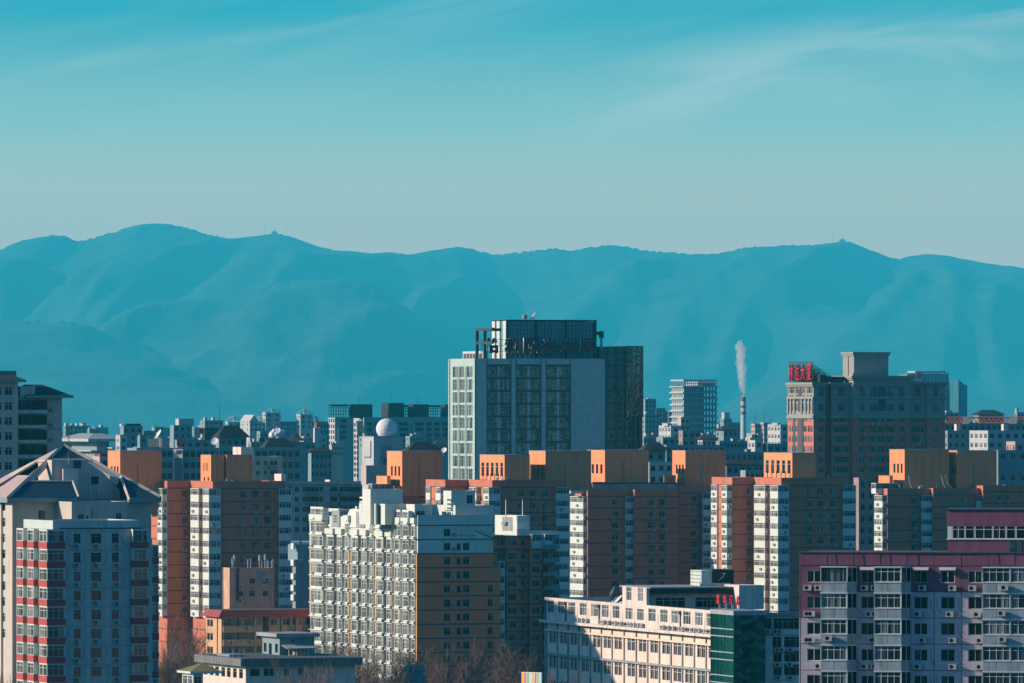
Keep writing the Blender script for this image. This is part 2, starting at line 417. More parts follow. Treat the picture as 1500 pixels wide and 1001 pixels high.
def text_mesh(ch, h, wscale, depth, mat, name, parent, off=.022, side=None):
    """one raised character, origin at its bottom centre, facing -y"""
    cu = D.curves.new('t', 'FONT'); cu.body = ch; cu.size = 1; cu.extrude = .5; cu.resolution_u = 2; cu.offset = off
    o = D.objects.new('t', cu); COL.objects.link(o)
    dg = bpy.context.evaluated_depsgraph_get(); dg.update()
    me = D.meshes.new_from_object(o.evaluated_get(dg)); D.objects.remove(o); D.curves.remove(cu)
    xs = [v.co.x for v in me.vertices]; ys = [v.co.y for v in me.vertices]
    x0, x1, y0, y1 = min(xs), max(xs), min(ys), max(ys); k = h / (y1 - y0)
    for v in me.vertices:
        x, y, z = v.co; v.co = ((x - (x0 + x1) / 2) * k * wscale, -z * depth, (y - y0) * k)
    me.materials.clear(); me.materials.append(MT[mat]); me.materials.append(MT['frame']); me.update()
    for p in me.polygons: p.material_index = 0 if abs(p.normal.y) > .5 or side is None else 1  # with side set, letter edges turn white to paint their sunlit rims
    r = D.objects.new(name, me); COL.objects.link(r); r.parent = parent; return r

# ---------------------------------------------------------------- row of terracotta towers
GT = 'terracotta residential towers with peach penthouses'
def wing(b, m, c, r, l, top, bot, y, n, fh, fw=(), ww=1.5, depth=None, skip=.0):
    """one wing of a terracotta tower; returns x0, x1, y of its left-face end, parapet foot height"""
    x0 = b.fx(c, y); x1 = b.fx(r, y); ye = b.ly(l, x0) if l is not None else y + 14
    zt = b.z(top, x0, y); zb = b.z(bot, x0, y); ws = []
    for px in fw:
        a = b.fx(px, y)
        for k in range(n):
            if RND.random() < skip: continue
            w = ww * RND.choice((1, 1, 1, .9)); ws.append((a, zb - .75 - 1.45 - k * fh, w, 1.45))
            if RND.random() < .62: b.ac('F', a + RND.choice((-.15, .3, .75)), zb - .75 - 1.45 - .72 - k * fh, y)
    y1 = y + (depth or max(14, ye - y))
    b.block(m, x0, x1, y, y1, 0, zt, ws, kwF={'gm': 'glass', 'fm': 'gframe'}, mi=0, mroof=2)
    for k in range(n + 3):
        z = zb - k * fh; m.box(x0 - .03, x1 + .003, y - .035, y + .3, z - .13, z + .1, 1)
        m.box(x0 - .033, x0 + .3, y + .31, y1 - .01, z - .13, z + .1, 1)
    # rows of hoods over some windows and hanging pipes
    for px in fw:
        a = b.fx(px, y)
        for k in range(n):
            if RND.random() < .3:
                z = zb - .62 - k * fh; m.slab([(a - .9, y, z), (a + .9, y, z), (a + .9, y - .6, z - .22), (a - .9, y - .6, z - .22)], (0, 0, 1), .05, 1)
    return x0, x1, ye, zb

def cables(b, y, pts, zs):
    for px, k in pts:
        m = M(); a = b.fx(px, y); z = zs - k
        p = [Vector((a, y - .08, z)), Vector((a + .12, y - .1, z - .8)), Vector((a + .5, y - .1, z - 1.5)), Vector((a + 1.0, y - .08, z - 1.75))]
        for u, v in zip(p, p[1:]): m.tube(u, v, .035, n=4, cap=False)
        b.part('cable', m, ['black'])

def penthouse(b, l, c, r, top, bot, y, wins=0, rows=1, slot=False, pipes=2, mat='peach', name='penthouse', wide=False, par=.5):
    m = M(); x0 = b.fx(c, y); x1 = b.fx(r, y); y1 = b.ly(l, x0); zt = b.z(top, x0, y); zb = b.z(bot, x0, y) - 2.5
    ws = []; h = 3.0
    for k in range(wins):
        f = (k + (1.35 if not wide else .6)) / (wins + (1.15 if not wide else .2)); a = y + (y1 - y) * (1 - f)
        for q in range(rows):
            ws.append((a, zt - 6.0 * (1.0 if not wide else .86) - q * 5.2, max(.6, round((y1 - y) / (wins * (2.6 if not wide else 1.7)), 1)), 2.4 if not wide else 3.4, {'cols': 1, 'tr': 0 if not wide else .3}))
    b.block(m, x0, x1, y, y1, zb, zt, (), ws, par=par, kwL={'gm': 'glass_dark', 'fm': 'dframe' if not wide else 'frame', 'depth': .35}, mroof=1)
    for k in range(pipes):
        a = x0 + (x1 - x0) * (.42 + .3 * k); m.tube((a, y - .09, zb), (a, y - .09, zt - 3 - 5 * k), .09, n=5, m=2)
    m.box(x0 - .06, x1 + .06, y - .06, y1 + .06, zt + .003, zt + .12, 2)
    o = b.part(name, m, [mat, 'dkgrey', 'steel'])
    if wide:                                       # blank slits at the foot of the wide penthouses
        q = M()
        for k in range(6):
            a = y + (y1 - y) * (.06 + .16 * k); q.box(x0 - .03, x0 + .02, a, a + .45, b.z(bot, x0, y) - .6, b.z(bot, x0, y) + 1.6)
        b.part('slit', q, ['black'], o)
    return x0, x1, y, y1, zt

def tower_d(lab, Y, c, c1, fh, n, px):
    b = B('residential_tower', lab, 'tower block', c, Y, 20, GT)
    m = M(); g = px
    x0, x1, ye, zb = wing(b, m, c, g['r'], g['l'], g['top'], g['bot'], 0, n, fh, g['w'])
    # rear wing, set back along the sunny side
    x0b, x1b, yeb, zbb = wing(b, m, c1, g['l'] + .6, g['l1'], g['top'] - .6, g['bot'] - .6, ye, n, fh, g['w1'], 1.3)
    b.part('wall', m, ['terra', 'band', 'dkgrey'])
    px_m = F / Y; p = lambda d: d / px_m / math.cos(b.t)
    # bays on the near wing's sunny face
    for (a, e) in g['lb']:
        xb = x0 - 1.15; b.bays(xb, x0 + .01, b.ly(e, xb), b.ly(a, xb), zb - .05, n, fh, acp=.35, gm='glass_pale')
    # corner bay
    l_, c_, r_ = g['cb']; yb = -.7; xa = b.fx(c_, yb); xr = b.fx(r_, yb); b.bays(xa, xr, yb, b.ly(l_, xa), zb - .05, n, fh, gm='glass_pale')
    # right end bay
    l_, r_ = g['rb']; b.bays(b.fx(l_, -.8), b.fx(r_, -.8), -.8, 2.2, zb - .05, n, fh, faces='FLR')
    for (a, e, e2) in g['lb1']:
        pr = p(e2 - e); xb = x0b - pr; b.bays(xb, x0b + .01, b.ly(e, xb), b.ly(a, xb), zbb - .05, n, fh, acp=.3, gm='glass_pale')
    cables(b, 0, [(q - 3, k * fh + 2 + RND.random()) for q in g['w'] for k in range(n - 1) if RND.random() < .3], zb)
    return b, ye

d1, y1 = tower_d('terracotta tower behind the red roofed yellow block, bare trees at its foot', 1730, 311.7, 245, 3.02, 10,
    dict(r=418, l=279, l1=224.8, top=705.3, bot=715.8, w=[356, 373.5, 391.6], w1=[271], lb=[(279, 291)], cb=(297, 306, 323.6),
         rb=(409, 427.6), lb1=[(230.5, 237.5, 245)]))
penthouse(d1, 158, 176, 237, 661, 716, y1 + 5, 3, 1)
penthouse(d1, 294, 309, 328.5, 667, 705, 4, 0, 1, pipes=0)
penthouse(d1, 328, 332.2, 370, 667, 705, 3.2, 0, 1, pipes=0)
m = M(); xx = d1.fx(309, 4)
for k in range(4):
    m = M(); yy = d1.ly(298 + 2.1 * k, xx); m.box(xx - .03, xx + .04, yy - .22, yy + .18, d1.z(690, xx, 4), d1.z(678.5, xx, 4)); d1.part('vent_slot', m, ['black'])
for k in range(2):
    m = M(); yy = d1.ly(299.3 + 5.6 * k, xx); m.box(xx - .03, xx + .04, yy - .75, yy + .4, d1.z(704.5, xx, 4), d1.z(699.5, xx, 4)); d1.part('roof_opening', m, ['black'])

d2b = B('residential_tower', 'terracotta tower mostly hidden behind the white balcony front of the golden block', 'tower block', 600, 1800, 20, GT)
m = M(); d2b.block(m, -4, d2b.fx(668, 0), 0, 16, 0, d2b.z(712), [(d2b.fx(q), d2b.z(730 + 18 * k), 1.4, 1.5) for q in (618, 632) for k in range(3)], kwF={'gm': 'glass_dark'}, mroof=1)
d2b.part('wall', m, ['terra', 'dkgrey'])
penthouse(d2b, 567, 589, 648, 661.5, 712, -.3, 3, 2)
penthouse(d2b, 551.5, 567, 572, 698, 714, 2, 0, pipes=0)
d2b.bays(d2b.fx(545, 1), d2b.fx(573, 1), 1, 4, d2b.z(709), 1, 3, name='glazed_roof_room', acp=0)

d2, y2 = tower_d('terracotta tower between the golden block and the tower with the central notch', 1760, 721, 652, 3.02, 10,
    dict(r=823.6, l=686, l1=630, top=703.6, bot=714, w=[763, 780, 798], w1=[], lb=[(687, 697.5)], cb=(708, 716, 733),
         rb=(815.6, 834.4), lb1=[(623.6, 630, 632), (638, 645, 652)]))
penthouse(d2, 703, 739, 776, 667, 704, 4, 5, wide=True, pipes=0)
penthouse(d2, 775, 799, 866, 661, 704, 9, 3, 2)

d3 = B('residential_tower', 'terracotta tower with a notch of bays in the middle of its wide shaded front', 'tower block', 861, 1900, 20, GT)
m = M(); n = 10; fh = 3.0
x0, x1, ye, zb = wing(d3, m, 861, 916.5, 842, 716.8, 727.3, 0, n, fh, [901], 1.6, depth=d3.ly(842))
m.box(6, x1, ye + .01, 22, 0, d3.z(718), 0)
xB0 = d3.fx(929.6, -1.6); xB1 = d3.fx(994, -1.6)
wing(d3, m, 929.6, 994, None, 717.5, 727.8, -1.6, n, fh, [953.6, 969.6], 1.6, 15)
wing(d3, m, 994.5, 1042, None, 711.5, 722.0, 3.5, n, fh, [1016], 1.5, 14)
m.wall('F', .6, x1, xB0, 0, d3.z(718), m=0)
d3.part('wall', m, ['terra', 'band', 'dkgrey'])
xb = x0 - 1.0
d3.bays(xb, x0 + .01, d3.ly(854.2, xb), d3.ly(835, xb), zb - .05, n, fh, acp=.45, gm='glass_pale')
d3.bays(d3.fx(916.5, -.4), d3.fx(929.2, -.4), -.4, 2, zb - .05, n, fh, faces='FL', acp=.1)
d3.bays(d3.fx(1029.5, 2.4), d3.fx(1041, 2.4), 2.4, 4, d3.z(722.5), n, fh, faces='FL', acp=.3)
cables(d3, 0, [(895, k * fh + 2 + RND.random()) for k in (1, 3, 5, 7)], zb); cables(d3, -1.6, [(943, k * fh + 2.2) for k in (1, 3, 4, 6)], zb)
penthouse(d3, 860, 886, 950, 660, 706, 5, 3, 2)
penthouse(d3, 842.5, 860, 866, 699, 712, 6, 0, pipes=0)
penthouse(d3, 985, 1004, 1063, 660.5, 712, 9, 3, 2)
penthouse(d3, 972, 985, 990, 697, 712, 9.5, 0, pipes=0)
m = M(); q = [d3.at(px, 714, y=1.2) for px in (868, 992)]      # long dark roof shed
m.box(q[0][0], q[1][0], 1.2, 4.5, q[0][2] - 1.5, q[0][2] + .9, 0); m.box(q[0][0] - .2, q[1][0] + .2, .9, 5, q[0][2] + .9, q[0][2] + 1.15, 1)
d3.part('roof_shed', m, ['grey', 'net'])
d3.bays(d3.fx(836, 2), d3.fx(866, 2), 2, 5, d3.z(708.5), 1, 2.6, name='glazed_roof_room', acp=0, wh=1.1)

d4, y4 = tower_d('terracotta tower left of the purple block, its foot behind the small red roof letters', 1830, 1144.4, 1072.6, 3.09, 11,
    dict(r=1244, l=1104.5, l1=1048.5, top=700, bot=711, w=[1185.7, 1202, 1219.5], w1=[1097], lb=[(1104.5, 1120.5)], cb=(1128, 1139.5, 1156),
         rb=(1235.7, 1254), lb1=[(1041.5, 1050, 1052.5), (1057, 1064.6, 1072.6)]))
penthouse(d4, 1119, 1160.5, 1195, 664, 700, 5, 5, wide=True, pipes=0)

d5 = B('residential_tower', 'terracotta tower rising behind the purple penthouse with two peach boxes', 'tower block', 1300, 1890, 20, GT)
m = M(); n = 7
x0, x1, ye, zb = wing(d5, m, 1300, 1362, 1281.5, 716, 725.6, 0, n, 3.0, [1338.8], 1.5, depth=d5.ly(1281.5))
m.box(7, x1, ye + .01, 22, 0, d5.z(717), 0)
wing(d5, m, 1366.8, 1435, None, 715.5, 725, -1.6, n, 3.0, [1390.6, 1406.7], 1.5, 15)
wing(d5, m, 1440, 1506, None, 711.5, 720.5, -3.2, n, 3.0, [1462.8, 1475], 1.3, 16)
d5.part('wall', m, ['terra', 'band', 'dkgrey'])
xb = x0 - 1.2; d5.bays(xb, x0 + .01, d5.ly(1292.4, xb), d5.ly(1280.5, xb), zb - .05, n, 3.0, acp=.5, gm='glass_pale')
for l_, r_, yy in ((1351, 1366.3, -1.0), (1431.5, 1440, -2.4)): d5.bays(d5.fx(l_, yy), d5.fx(r_, yy), yy, yy + 3, zb - .05, n, 3.0, faces='FL', acp=.2)
penthouse(d5, 1303, 1325, 1390, 659, 712, 6, 3, 2)
penthouse(d5, 1287, 1303, 1308, 697.5, 710, 7, 0, pipes=0)
penthouse(d5, 1390, 1402, 1460, 660.5, 711, 5, 2, 2)
d5.bays(d5.fx(1283, 3), d5.fx(1316, 3), 3, 6, d5.z(708), 1, 2.7, name='glazed_roof_room', acp=0, wh=1.3)

for b, y, lst in ((d1, 2.2, (332, 345, 378, 396)), (d2, 2.2, (728, 744, 790, 812)), (d3, 1.4, (905, 935, 960, 984)), (d4, 2.2, (1168, 1200, 1214, 1232)), (d5, 2.4, (1318, 1352, 1372, 1420, 1470))):
    for i, px in enumerate(lst):
        m = M(); x = b.fx(px, y); z = b.z(716 if b in (d3, d5) else 705, x, y)
        if i % 3 == 0: m.tube((x, y, z - 1), (x, y, z + RND.uniform(.5, 1.1)), .22, .22, 8)
        elif i % 3 == 1: m.box(x - .8, x + .8, y, y + 1.2, z - 1, z + RND.uniform(.3, .6)); m.box(x - .2, x + .2, y + .3, y + .7, z, z + .9)
        else: m.tube((x, y, z - 1), (x, y, z + 1.6), .05, n=5); m.bar((x - .5, y, z + 1.3), (x + .5, y, z + 1.3), .05)
        b.part('roof_vent', m, ['steel'])
for pa, pb in ((1331, 1338), (1379, 1388), (1385, 1398)):
    m = M(); p = d5.at(pa, 697, y=3.0); q = d5.at(pb, 716, y=2.4); mid = (p[0] + (q[0] - p[0]) * .35, 2.8, p[2] + (q[2] - p[2]) * .7); m.tube(p, mid, .2, n=6); m.tube(mid, (q[0], 2.4, q[2] - .4), .2, n=6); d5.part('roof_duct', m, ['farteal'])

# ---------------------------------------------------------------- golden slab block with white balcony front
h = B('apartment_block', 'golden brown slab block with white top floors and a sunlit white balcony front', 'apartment block', 612, 1570, 20)
m = M(); fh = 3.0; zt = h.z(761); D_ = h.ly(453.5); W = h.fx(722.5); W2 = h.fx(733.5); bands = [h.z(770) - k * fh for k in range(14)]
zs = bands[2]; zlow = bands[3]
ws = []
for k in range(13):
    zb = bands[k] - 2.35
    if k > 0: ws += [(h.fx(655), zb, 1.5, 1.6, {'cols': 2}), (h.fx(672), zb, .9, 1.5, {'cols': 1}), (h.fx(683), zb, 1.5, 1.6, {'cols': 2})]
    else: ws += [(h.fx(655), zb, 1.5, 1.6)]
    if k > 3: ws.append((h.fx(718), zb, 1.2, 1.6))
    if RND.random() < .8: h.ac('F', h.fx(664.5), zb + .1, 0)
up = [q for q in ws if q[1] > zs]; lo = [q for q in ws if q[1] < zs]
kw = dict(gm='glass_dark', fm='gframe')
h.facade(m, 'F', 0, 0, W, zs, zt, up, 0, **kw)
h.facade(m, 'F', 0, 0, W, 0, zs, lo, 1, **kw)
h.facade(m, 'F', .0, W, W2, 0, zlow, [(h.fx(728.4), bands[k] - 2.3, .9, 1.5) for k in range(4, 4)], 1)
m.box(W, W2, .003, 6, zlow - .5, zlow, 0)
m.wall('R', W2, 0, 8, 0, zlow, m=1); m.wall('R', W, 0, D_, zlow, zt, m=0)
m.wall('L', 0, 0, D_, zs, zt, m=0); m.wall('L', 0, 0, D_, 0, zs, m=4)
m.wall('B', D_, 0, W, 0, zt, m=0); m.poly([(0, 0, zt - .8), (W, 0, zt - .8), (W, D_, zt - .8), (0, D_, zt - .8)], 3)
m.box(0, W, 0, .25, zt, zt + .9, 0)
for z in bands: m.box(-.05, (W if z > zlow - .5 else W2) + .003, -.05, .3, z - .13, z + .12, 2)
m.box(-.25, .05, -.02, .4, 2, zs, 4)
h.part('wall', m, ['white_clean', 'golden', 'band', 'dkgrey', 'goldlit'])
# top-floor recess with its lean-to slope
m = M(); a0 = h.fx(668); a1 = h.fx(695); z0 = bands[1] + .1; zq = bands[0] - .2
m.box(a0, a1, -.28, .0, zq - 1.9, zq, 0); m.slab([(a1, -.05, zq - .9), (a1 + 4.4, -.05, zq - 2.6), (a1 + 4.4, -.5, zq - 2.6), (a1, -.5, zq - .9)], (0, 0, 1), .12, 1)
m.slab([(a1, -.3, z0), (a1, -.3, zq - 1), (a1 + 4.2, -.3, zq - 2.6), (a1 + 4.2, -.3, z0)], (0, -1, 0), .3, 0)
h.part('roof_lean_to', m, ['white_clean', 'band'])
for k in range(4): h.win('F', a0 + .5 + k * 1.0, zq - 1.75, -.36, .9, 1.6, 1, .3, 'gframe', 'glass_dark', 'window')
# right wing bay with its own glazing
h.bays(W2, W2 + 1.3, 1.0, 4.5, bands[3] + 1.2, 9, fh, faces='FR', acp=.0)
# sunny front: columns of white glazed bays
colsL = [(454, 474, 1.3), (477, 489, .9), (492.5, 501.5, .9), (504, 511.5, .4), (513.5, 525, .9), (528, 537.5, .9), (540.5, 547.5, .4),
         (549.5, 562, .9), (565, 574, .9), (576.8, 587, .9), (588.2, 599, .9), (601, 608.5, .4)]
NB = 13
for ci, (pa, pb, pr) in enumerate(colsL):
    xb = -pr; ya = h.ly(pb - .8, xb); yb = h.ly(pa + .8, xb); wd = round(yb - ya - .3, 1); cm = M()
    first = 1 if ci in (1, 2, 4, 5, 7, 8) else 0
    top = bands[0] + .15
    for k in range(first - (1 if ci in (0, 9, 10) else 0), NB):
        zb = bands[0] - fh * (k + 1) + .25
        hh = 2.1
        wz = zb + .45
        cm.wall('L', xb, ya, yb, zb, zb + fh - .2, [((ya + yb) / 2 - wd / 2, (ya + yb) / 2 + wd / 2, wz, wz + hh)], .2, 0)
        h.win('L', (ya + yb) / 2, wz, xb, wd, hh, max(2, round(wd / 1.0)), .36, 'frame', 'glass_front', 'balcony_window')
        cm.wall('F', ya, xb, 0, zb, zb + fh - .2, m=0); cm.wall('B', yb, xb, 0, zb, zb + fh - .2, m=0)
        cm.box(xb - .42, 0, ya - .05 - .3 * RND.random(), yb + .05 + .2 * RND.random(), zb - .16, zb + .02, 0)       # ledge for the outdoor units
        cm.box(xb - .40, xb - .34, ya - .1, ya + (yb - ya) * .55, zb + .024, zb + .5, 0)
        cm.wall('L', xb, ya, yb, zb + fh - .2, zb + fh, m=0)
        if RND.random() < .75: h.ac('L', ya + (yb - ya) * RND.uniform(.6, .85), zb + .05, xb - .05)
    zc = bands[0] - fh * first + .4
    cm.box(xb - .3, 0, ya - .3, yb + .3, zc, zc + 1.2, 0)
    h.part('balcony_column', cm, ['white_clean', 'goldlit'])
# near-black strips painted over the bay gaps, stepped white attic fronts along the sunny edge
m = M()
for pa, pb in ((489.3, 492.2), (525.3, 527.7), (562.3, 564.7)): m.box(-.93, .01, h.ly(pb, -.93), h.ly(pa, -.93), 2, bands[0] - 3, 0)
h.part('dark_gap_strip', m, ['net'])
for pa, pb, dk in ((467, 487, 1), (503, 523, 1), (540, 560, 1), (575, 592, 0)):
    m = M(); ya = h.ly(pb); yb = h.ly(pa); z = bands[0] - 1.0
    m.slab([(-.3, ya, z), (-.3, yb, z), (1.5, yb, zt + 1.6), (1.5, ya, zt + 1.6)], (-1, 0, .3), .3, 0)
    m.box(1.5, 4.0, ya, yb, zt - .9, zt + 1.5, 0)
    if dk:
        yc = ya - .05 - 1.6; m.box(-.25, 2.2, ya - 5.5, ya - .1, z, zt + 1.2, 1)
        for q in range(3): m.box(-.34, -.2, ya - 3.6, ya - 1.7, z + 1.0 + q * .6, z + 1.3 + q * .6, 2)
    h.part('attic_front', m, ['white_clean', 'grey', 'band'])
def rbox(b, l, c, r, top, bot, y, mat='white_clean', name='roof_room', fins=None, roof='dkgrey', wn=(), par=.4):
    m = M(); x0 = b.fx(c, y); x1 = b.fx(r, y); y1 = b.ly(l, x0); zt = b.z(top, x0, y); zb = b.z(bot, x0, y)
    b.block(m, x0, x1, y, y1, zb - 1, zt, [(b.fx(p, y), b.z(q, x0, y), w, hh) for p, q, w, hh in wn], par=par, mroof=1, kwF={'gm': 'glass_dark', 'fm': 'gframe'})
    if fins:
        for k in range(fins[0]):
            z = zt - 2.1 - k * .9
            if fins[1] == 'L': m.box(x0 + .3, x0 + .7, y1, y1 + 3.0, z, z + .4, 0)
            else: m.box(x0 - .9, x0 - .004, y + .1, y + .5, z, z + .35, 0)
    b.part(name, m, [mat, roof])
rbox(h, 531.5, 542.7, 590, 716.8, 762, 16, fins=(4, 'L'))
rbox(h, 526, 550, 552, 738, 762, 15)
rbox(h, 551.5, 564, 594, 738.4, 762, 12)
rbox(h, 594.6, 607.4, 633, 739, 762, 6, wn=[(616, 757, 2, 1.2)])
rbox(h, 630, 667, 724, 740.5, 763, 2.0, wn=())
rbox(h, 649.5, 661, 696, 719.3, 741, 3.6, fins=(4, 'F'), wn=[(688, 738, 1.4, 1.8)])
m = M()
for px in (588, 592, 597, 603): p = h.at(px, 748, x=1.0); m.box(.6, 1.6, p[1] - .5, p[1] + .5, zt - .5, zt + RND.uniform(1, 2.2))
for px in (520, 524, 538, 566, 570): p = h.at(px, 752, x=2.0); m.box(1.6, 2.6, p[1] - .6, p[1] + .6, zt - .5, zt + RND.uniform(1.2, 2.6))
h.part('roof_vent', m, ['white_clean'])

# ---------------------------------------------------------------- stepped block behind the golden slab
g = B('apartment_block', 'stepped white topped block with two thin masts right behind the golden slab', 'apartment block', 722, 1640, 20)
m = M(); fh = 3.0; bz = [g.z(805) - k * 3.02 for k in range(12)]; zt = g.z(778)
x_a = g.fx(742); x_b = g.fx(759.5); x_c = g.fx(776); x_d = g.fx(793); x_e = g.fx(817)
g.block(m, 0, x_e - .3, 1.2, 14, 0, g.z(785, 0, 1.2), (), mi=1, mroof=3)
def col(x0, x1, y, ztop, wpx, ww, cols=2):
    ws = [(g.fx(wpx, y), z + .75, ww, 1.45, {'cols': cols}) for z in bz]
    top = [(g.fx(wpx, y), bz[0] + 3.02 + .2, ww, 1.6, {'cols': cols})]
    g.facade(m, 'F', y, x0, x1, bz[0] + 2.9, ztop, top, 0, fm='gframe'); g.facade(m, 'F', y, x0, x1, 0, bz[0] + 2.9, ws, 1, fm='gframe')
    m.wall('L', x0, y, 1.2, 0, ztop, m=1); m.wall('R', x1, y, 1.2, 0, ztop, m=1); m.poly([(x0, y, ztop), (x1, y, ztop), (x1, 3, ztop), (x0, 3, ztop)], 0)
col(x_a, x_b, 0, g.z(785), 750.5, 2.0); col(x_b, x_c, .9, g.z(775), 766, 1.0, 1); col(x_c, x_d, 0, g.z(784), 785, 2.0)
col(0, x_a, .9, g.z(786), 733, 1.6)
for z in bz + [bz[0] + 2.9]: m.box(-.05, x_d + .004, -.05, 1.1, z - .12, z + .1, 2)
g.part('wall', m, ['white_clean', 'golden', 'band', 'dkgrey'])
rbox(g, 725, 757.5, 776, 755.6, 778, 3, wn=())
m = M(); xx = g.fx(757.5, 3); m.box(xx - .03, xx + .02, g.ly(751, xx), g.ly(736, xx), g.z(779), g.z(758.5), 0); m.box(xx - .6, xx - .031, g.ly(744, xx), g.ly(738, xx), g.z(770), g.z(766), 1); g.part('roof_niche', m, ['grey', 'steel'])
rbox(g, 760, 776, 816, 778, 786, 2)
for k in range(11):
    z = bz[k] if k else bz[0]
    m = M(); m.box(x_d + .003, x_e, -1.3, 1.19, z + .02, z + .16, 0); m.box(x_d + .003, x_e, -1.3, -1.2, z + .17, z + 1.0, 0)
    bal = g.part('balcony', m, ['grey'])
    g.win('F', x_d + 1.2, z + .2, 1.05, 1.6, 2.2, 2, .3, 'gframe'); g.win('F', x_d + 3.0, z + 1.05, -1.36, 1.6, 1.5, 2, .3, 'gframe')
g.bays(x_c + .3, x_d + .3, -.6, .01, g.z(783), 1, 3.2, faces='FLR', acp=0); g.bays(x_d + .4, x_e, -1.2, 1.2, g.z(783), 1, 3.4, faces='FR', acp=0)
mm = M()
for px, t in ((741, 732), (765.5, 732.5)):
    p = g.at(px, 756, y=4); mm.tube((p[0], 4, g.z(758)), (p[0], 4, g.z(t, 0, 4)), .13, .09, 5)
g.part('mast', mm, ['frame'])

# ---------------------------------------------------------------- dark office tower with roof letters
j = B('office_tower', 'dark blue grey office tower with big maroon letters along its roof edge', 'office tower', 696.8, 2300, 20)
m = M(); fh = j.z(100) - j.z(118.75); zt = j.z(525.3); W = j.fx(886.7); Dp = j.ly(658.3)
rows = [j.z(552.3) - k * fh for k in range(11)]
ws = []
kw = dict(fm='dframe', gm='glass_office', name='window')
grp = [(262, 318, 330, 388), (415, 473, 487, 545), (572, 628, 641, 700)]
for q in grp:
    for a, e in ((q[0], q[1]), (q[2], q[3])):
        xa = j.fx(640 + a / 3.575); xe = j.fx(640 + e / 3.575)
        for z in rows: ws.append(((xa + xe) / 2, z, round(xe - xa, 1), 3.3, {'cols': 2, 'tr': .25}))
lw = []
for a, e in ((83, 112), (120, 148), (157, 187)):
    ya = j.ly(640 + e / 3.575); ye = j.ly(640 + a / 3.575)
    for z in rows: lw.append(((ya + ye) / 2, z - .1, round(ye - ya, 1), 3.4, {'cols': 3, 'tr': .35, 'fm': 'gframe', 'gm': 'glass_front', 'name': 'side_window'}))
j.block(m, 0, W, 0, Dp, 0, zt, ws, lw, par=1.0, kwF=dict(kw, depth=.5), kwL=dict(kw, depth=.35), mroof=1)
for px in (203, 262, 388, 415, 545, 572, 700, 882):       # vertical joints
    a = j.fx(640 + px / 3.575); m.box(a - .12, a + .12, -.06, .1, 2, zt - .01, 1)
for q in grp:                                              # transoms between the storeys
    xa = j.fx(640 + q[0] / 3.575); xe = j.fx(640 + q[3] / 3.575)
    for z in rows: m.box(xa + .13, xe - .13, -.1, .2, z + 3.32, z + fh - .05, 2)
for px in (116, 152.5):
    y = j.ly(640 + px / 3.575); m.box(-.3, .1, y - .35, y + .35, 2, zt - 2.4, 0)
for y in (.35, Dp - .35): m.box(-.35, .1, y - .4, y + .4, 2, zt - .01, 0)
j.part('wall', m, ['towerwhite', 'band', 'dframe'])
# glass wing set back on the right
m = M(); y = 6.0; xa = W + .003; xe = j.fx(940.7, y); zg = j.z(508, W, y)
m.box(xa, xe, y, y + 18, 0, zg, 0)
k = 0
while zg - k * fh > 20: m.box(xa, xe + .05, y - .1, y - .003, zg - 2.1 - k * fh, zg - 1.6 - k * fh, 1); k += 1
for i in range(6): a = xa + (xe - xa) * i / 5; m.box(a - .06, a + .06, y - .14, y - .004, 3, zg, 1)
m.box(xa + (xe - xa) * .62, xe + .2, y - .5, y + 17, zg - 22, zg + .3, 2)
for a in (.80, .92): m.box(xa + (xe - xa) * a, xa + (xe - xa) * a + .9, y - .6, y - .15, 3, zg - 22.1, 3)
j.part('glass_wing', m, ['glass_teal', 'dframe', 'glass_office', 'rust'])
# crown
m = M(); y = 4.5; x0 = j.fx(742.2, y); x1 = j.fx(873.6, y); ye = j.ly(722, x0); z1 = j.z(470.8, x0, y)
m.box(x0, x1, y, ye, zt - 1, z1, 0)
nx = 26; nz_ = 9
for i in range(nx + 1):
    a = x0 + (x1 - x0) * i / nx; m.box(a - .04, a + .04, y - .12, y - .003, zt, z1, 1)
for i in range(nz_ + 1):
    z = zt + (z1 - zt) * i / nz_; m.box(x0, x1, y - .16, y - .004, z - .04, z + .04, 1)
for f in (.0, .315, .65, .97): a = x0 + (x1 - x0) * f; m.box(a - .1, a + .5, y - .35, y - .17, zt, z1 + .2, 3)
for px in (724, 731, 740): yy = j.ly(px, x0); m.box(x0 - .4, x0 - .003, yy - 1.6, yy + 1.0, zt, z1 + .1, 2)
m.box(x0 - .2, x1 + .2, y - .4, ye + .2, z1 + .21, z1 + .5, 3)
j.part('crown', m, ['crownpanel', 'dframe', 'white_clean', 'net'])
# open frames beside the crown
m = M(); p = j.at(697.8, 481, x=1.0); zf = p[2]; yb = p[1]; ya = j.ly(722, 1.0)
m.box(.6, 1.5, yb - .8, yb, zt, zf, 0); m.box(.6, 1.5, ya, yb - .81, zf - .9, zf, 0); m.box(.7, 1.4, ya, yb - .82, zf - 5, zf - 4.2, 0); m.box(.6, 1.5, (ya + yb) / 2 - .4, (ya + yb) / 2 + .4, zt, zf - .91, 0)
m.box(1.51, 9, yb - .8, yb, zf - .9, zf, 0)
xr = j.fx(884.5, 5); zr = j.z(486, xr, 5); m.box(x1, xr, 5, 6.2, zr - 1.1, zr, 0); m.box(xr - 1.2, xr, 4.98, 6.22, zr - 2, zr + .15, 0); m.bar((xr - .6, 5.6, zr - 2), (xr - .6, 5.6, zt - 1), .35, 1)
for k in range(8): z = zt + (zr - zt - 2) * k / 8; m.bar((xr - .1, 5.6, z), (xr - 1.1, 5.6, z + 1.2), .18, 1)
j.part('roof_frame', m, ['dframe', 'steel'])
rbox(j, 677.8, 708.5, 715, 514.5, 526, 1.2, 'white', 'roof_room', par=.3)
m = M()
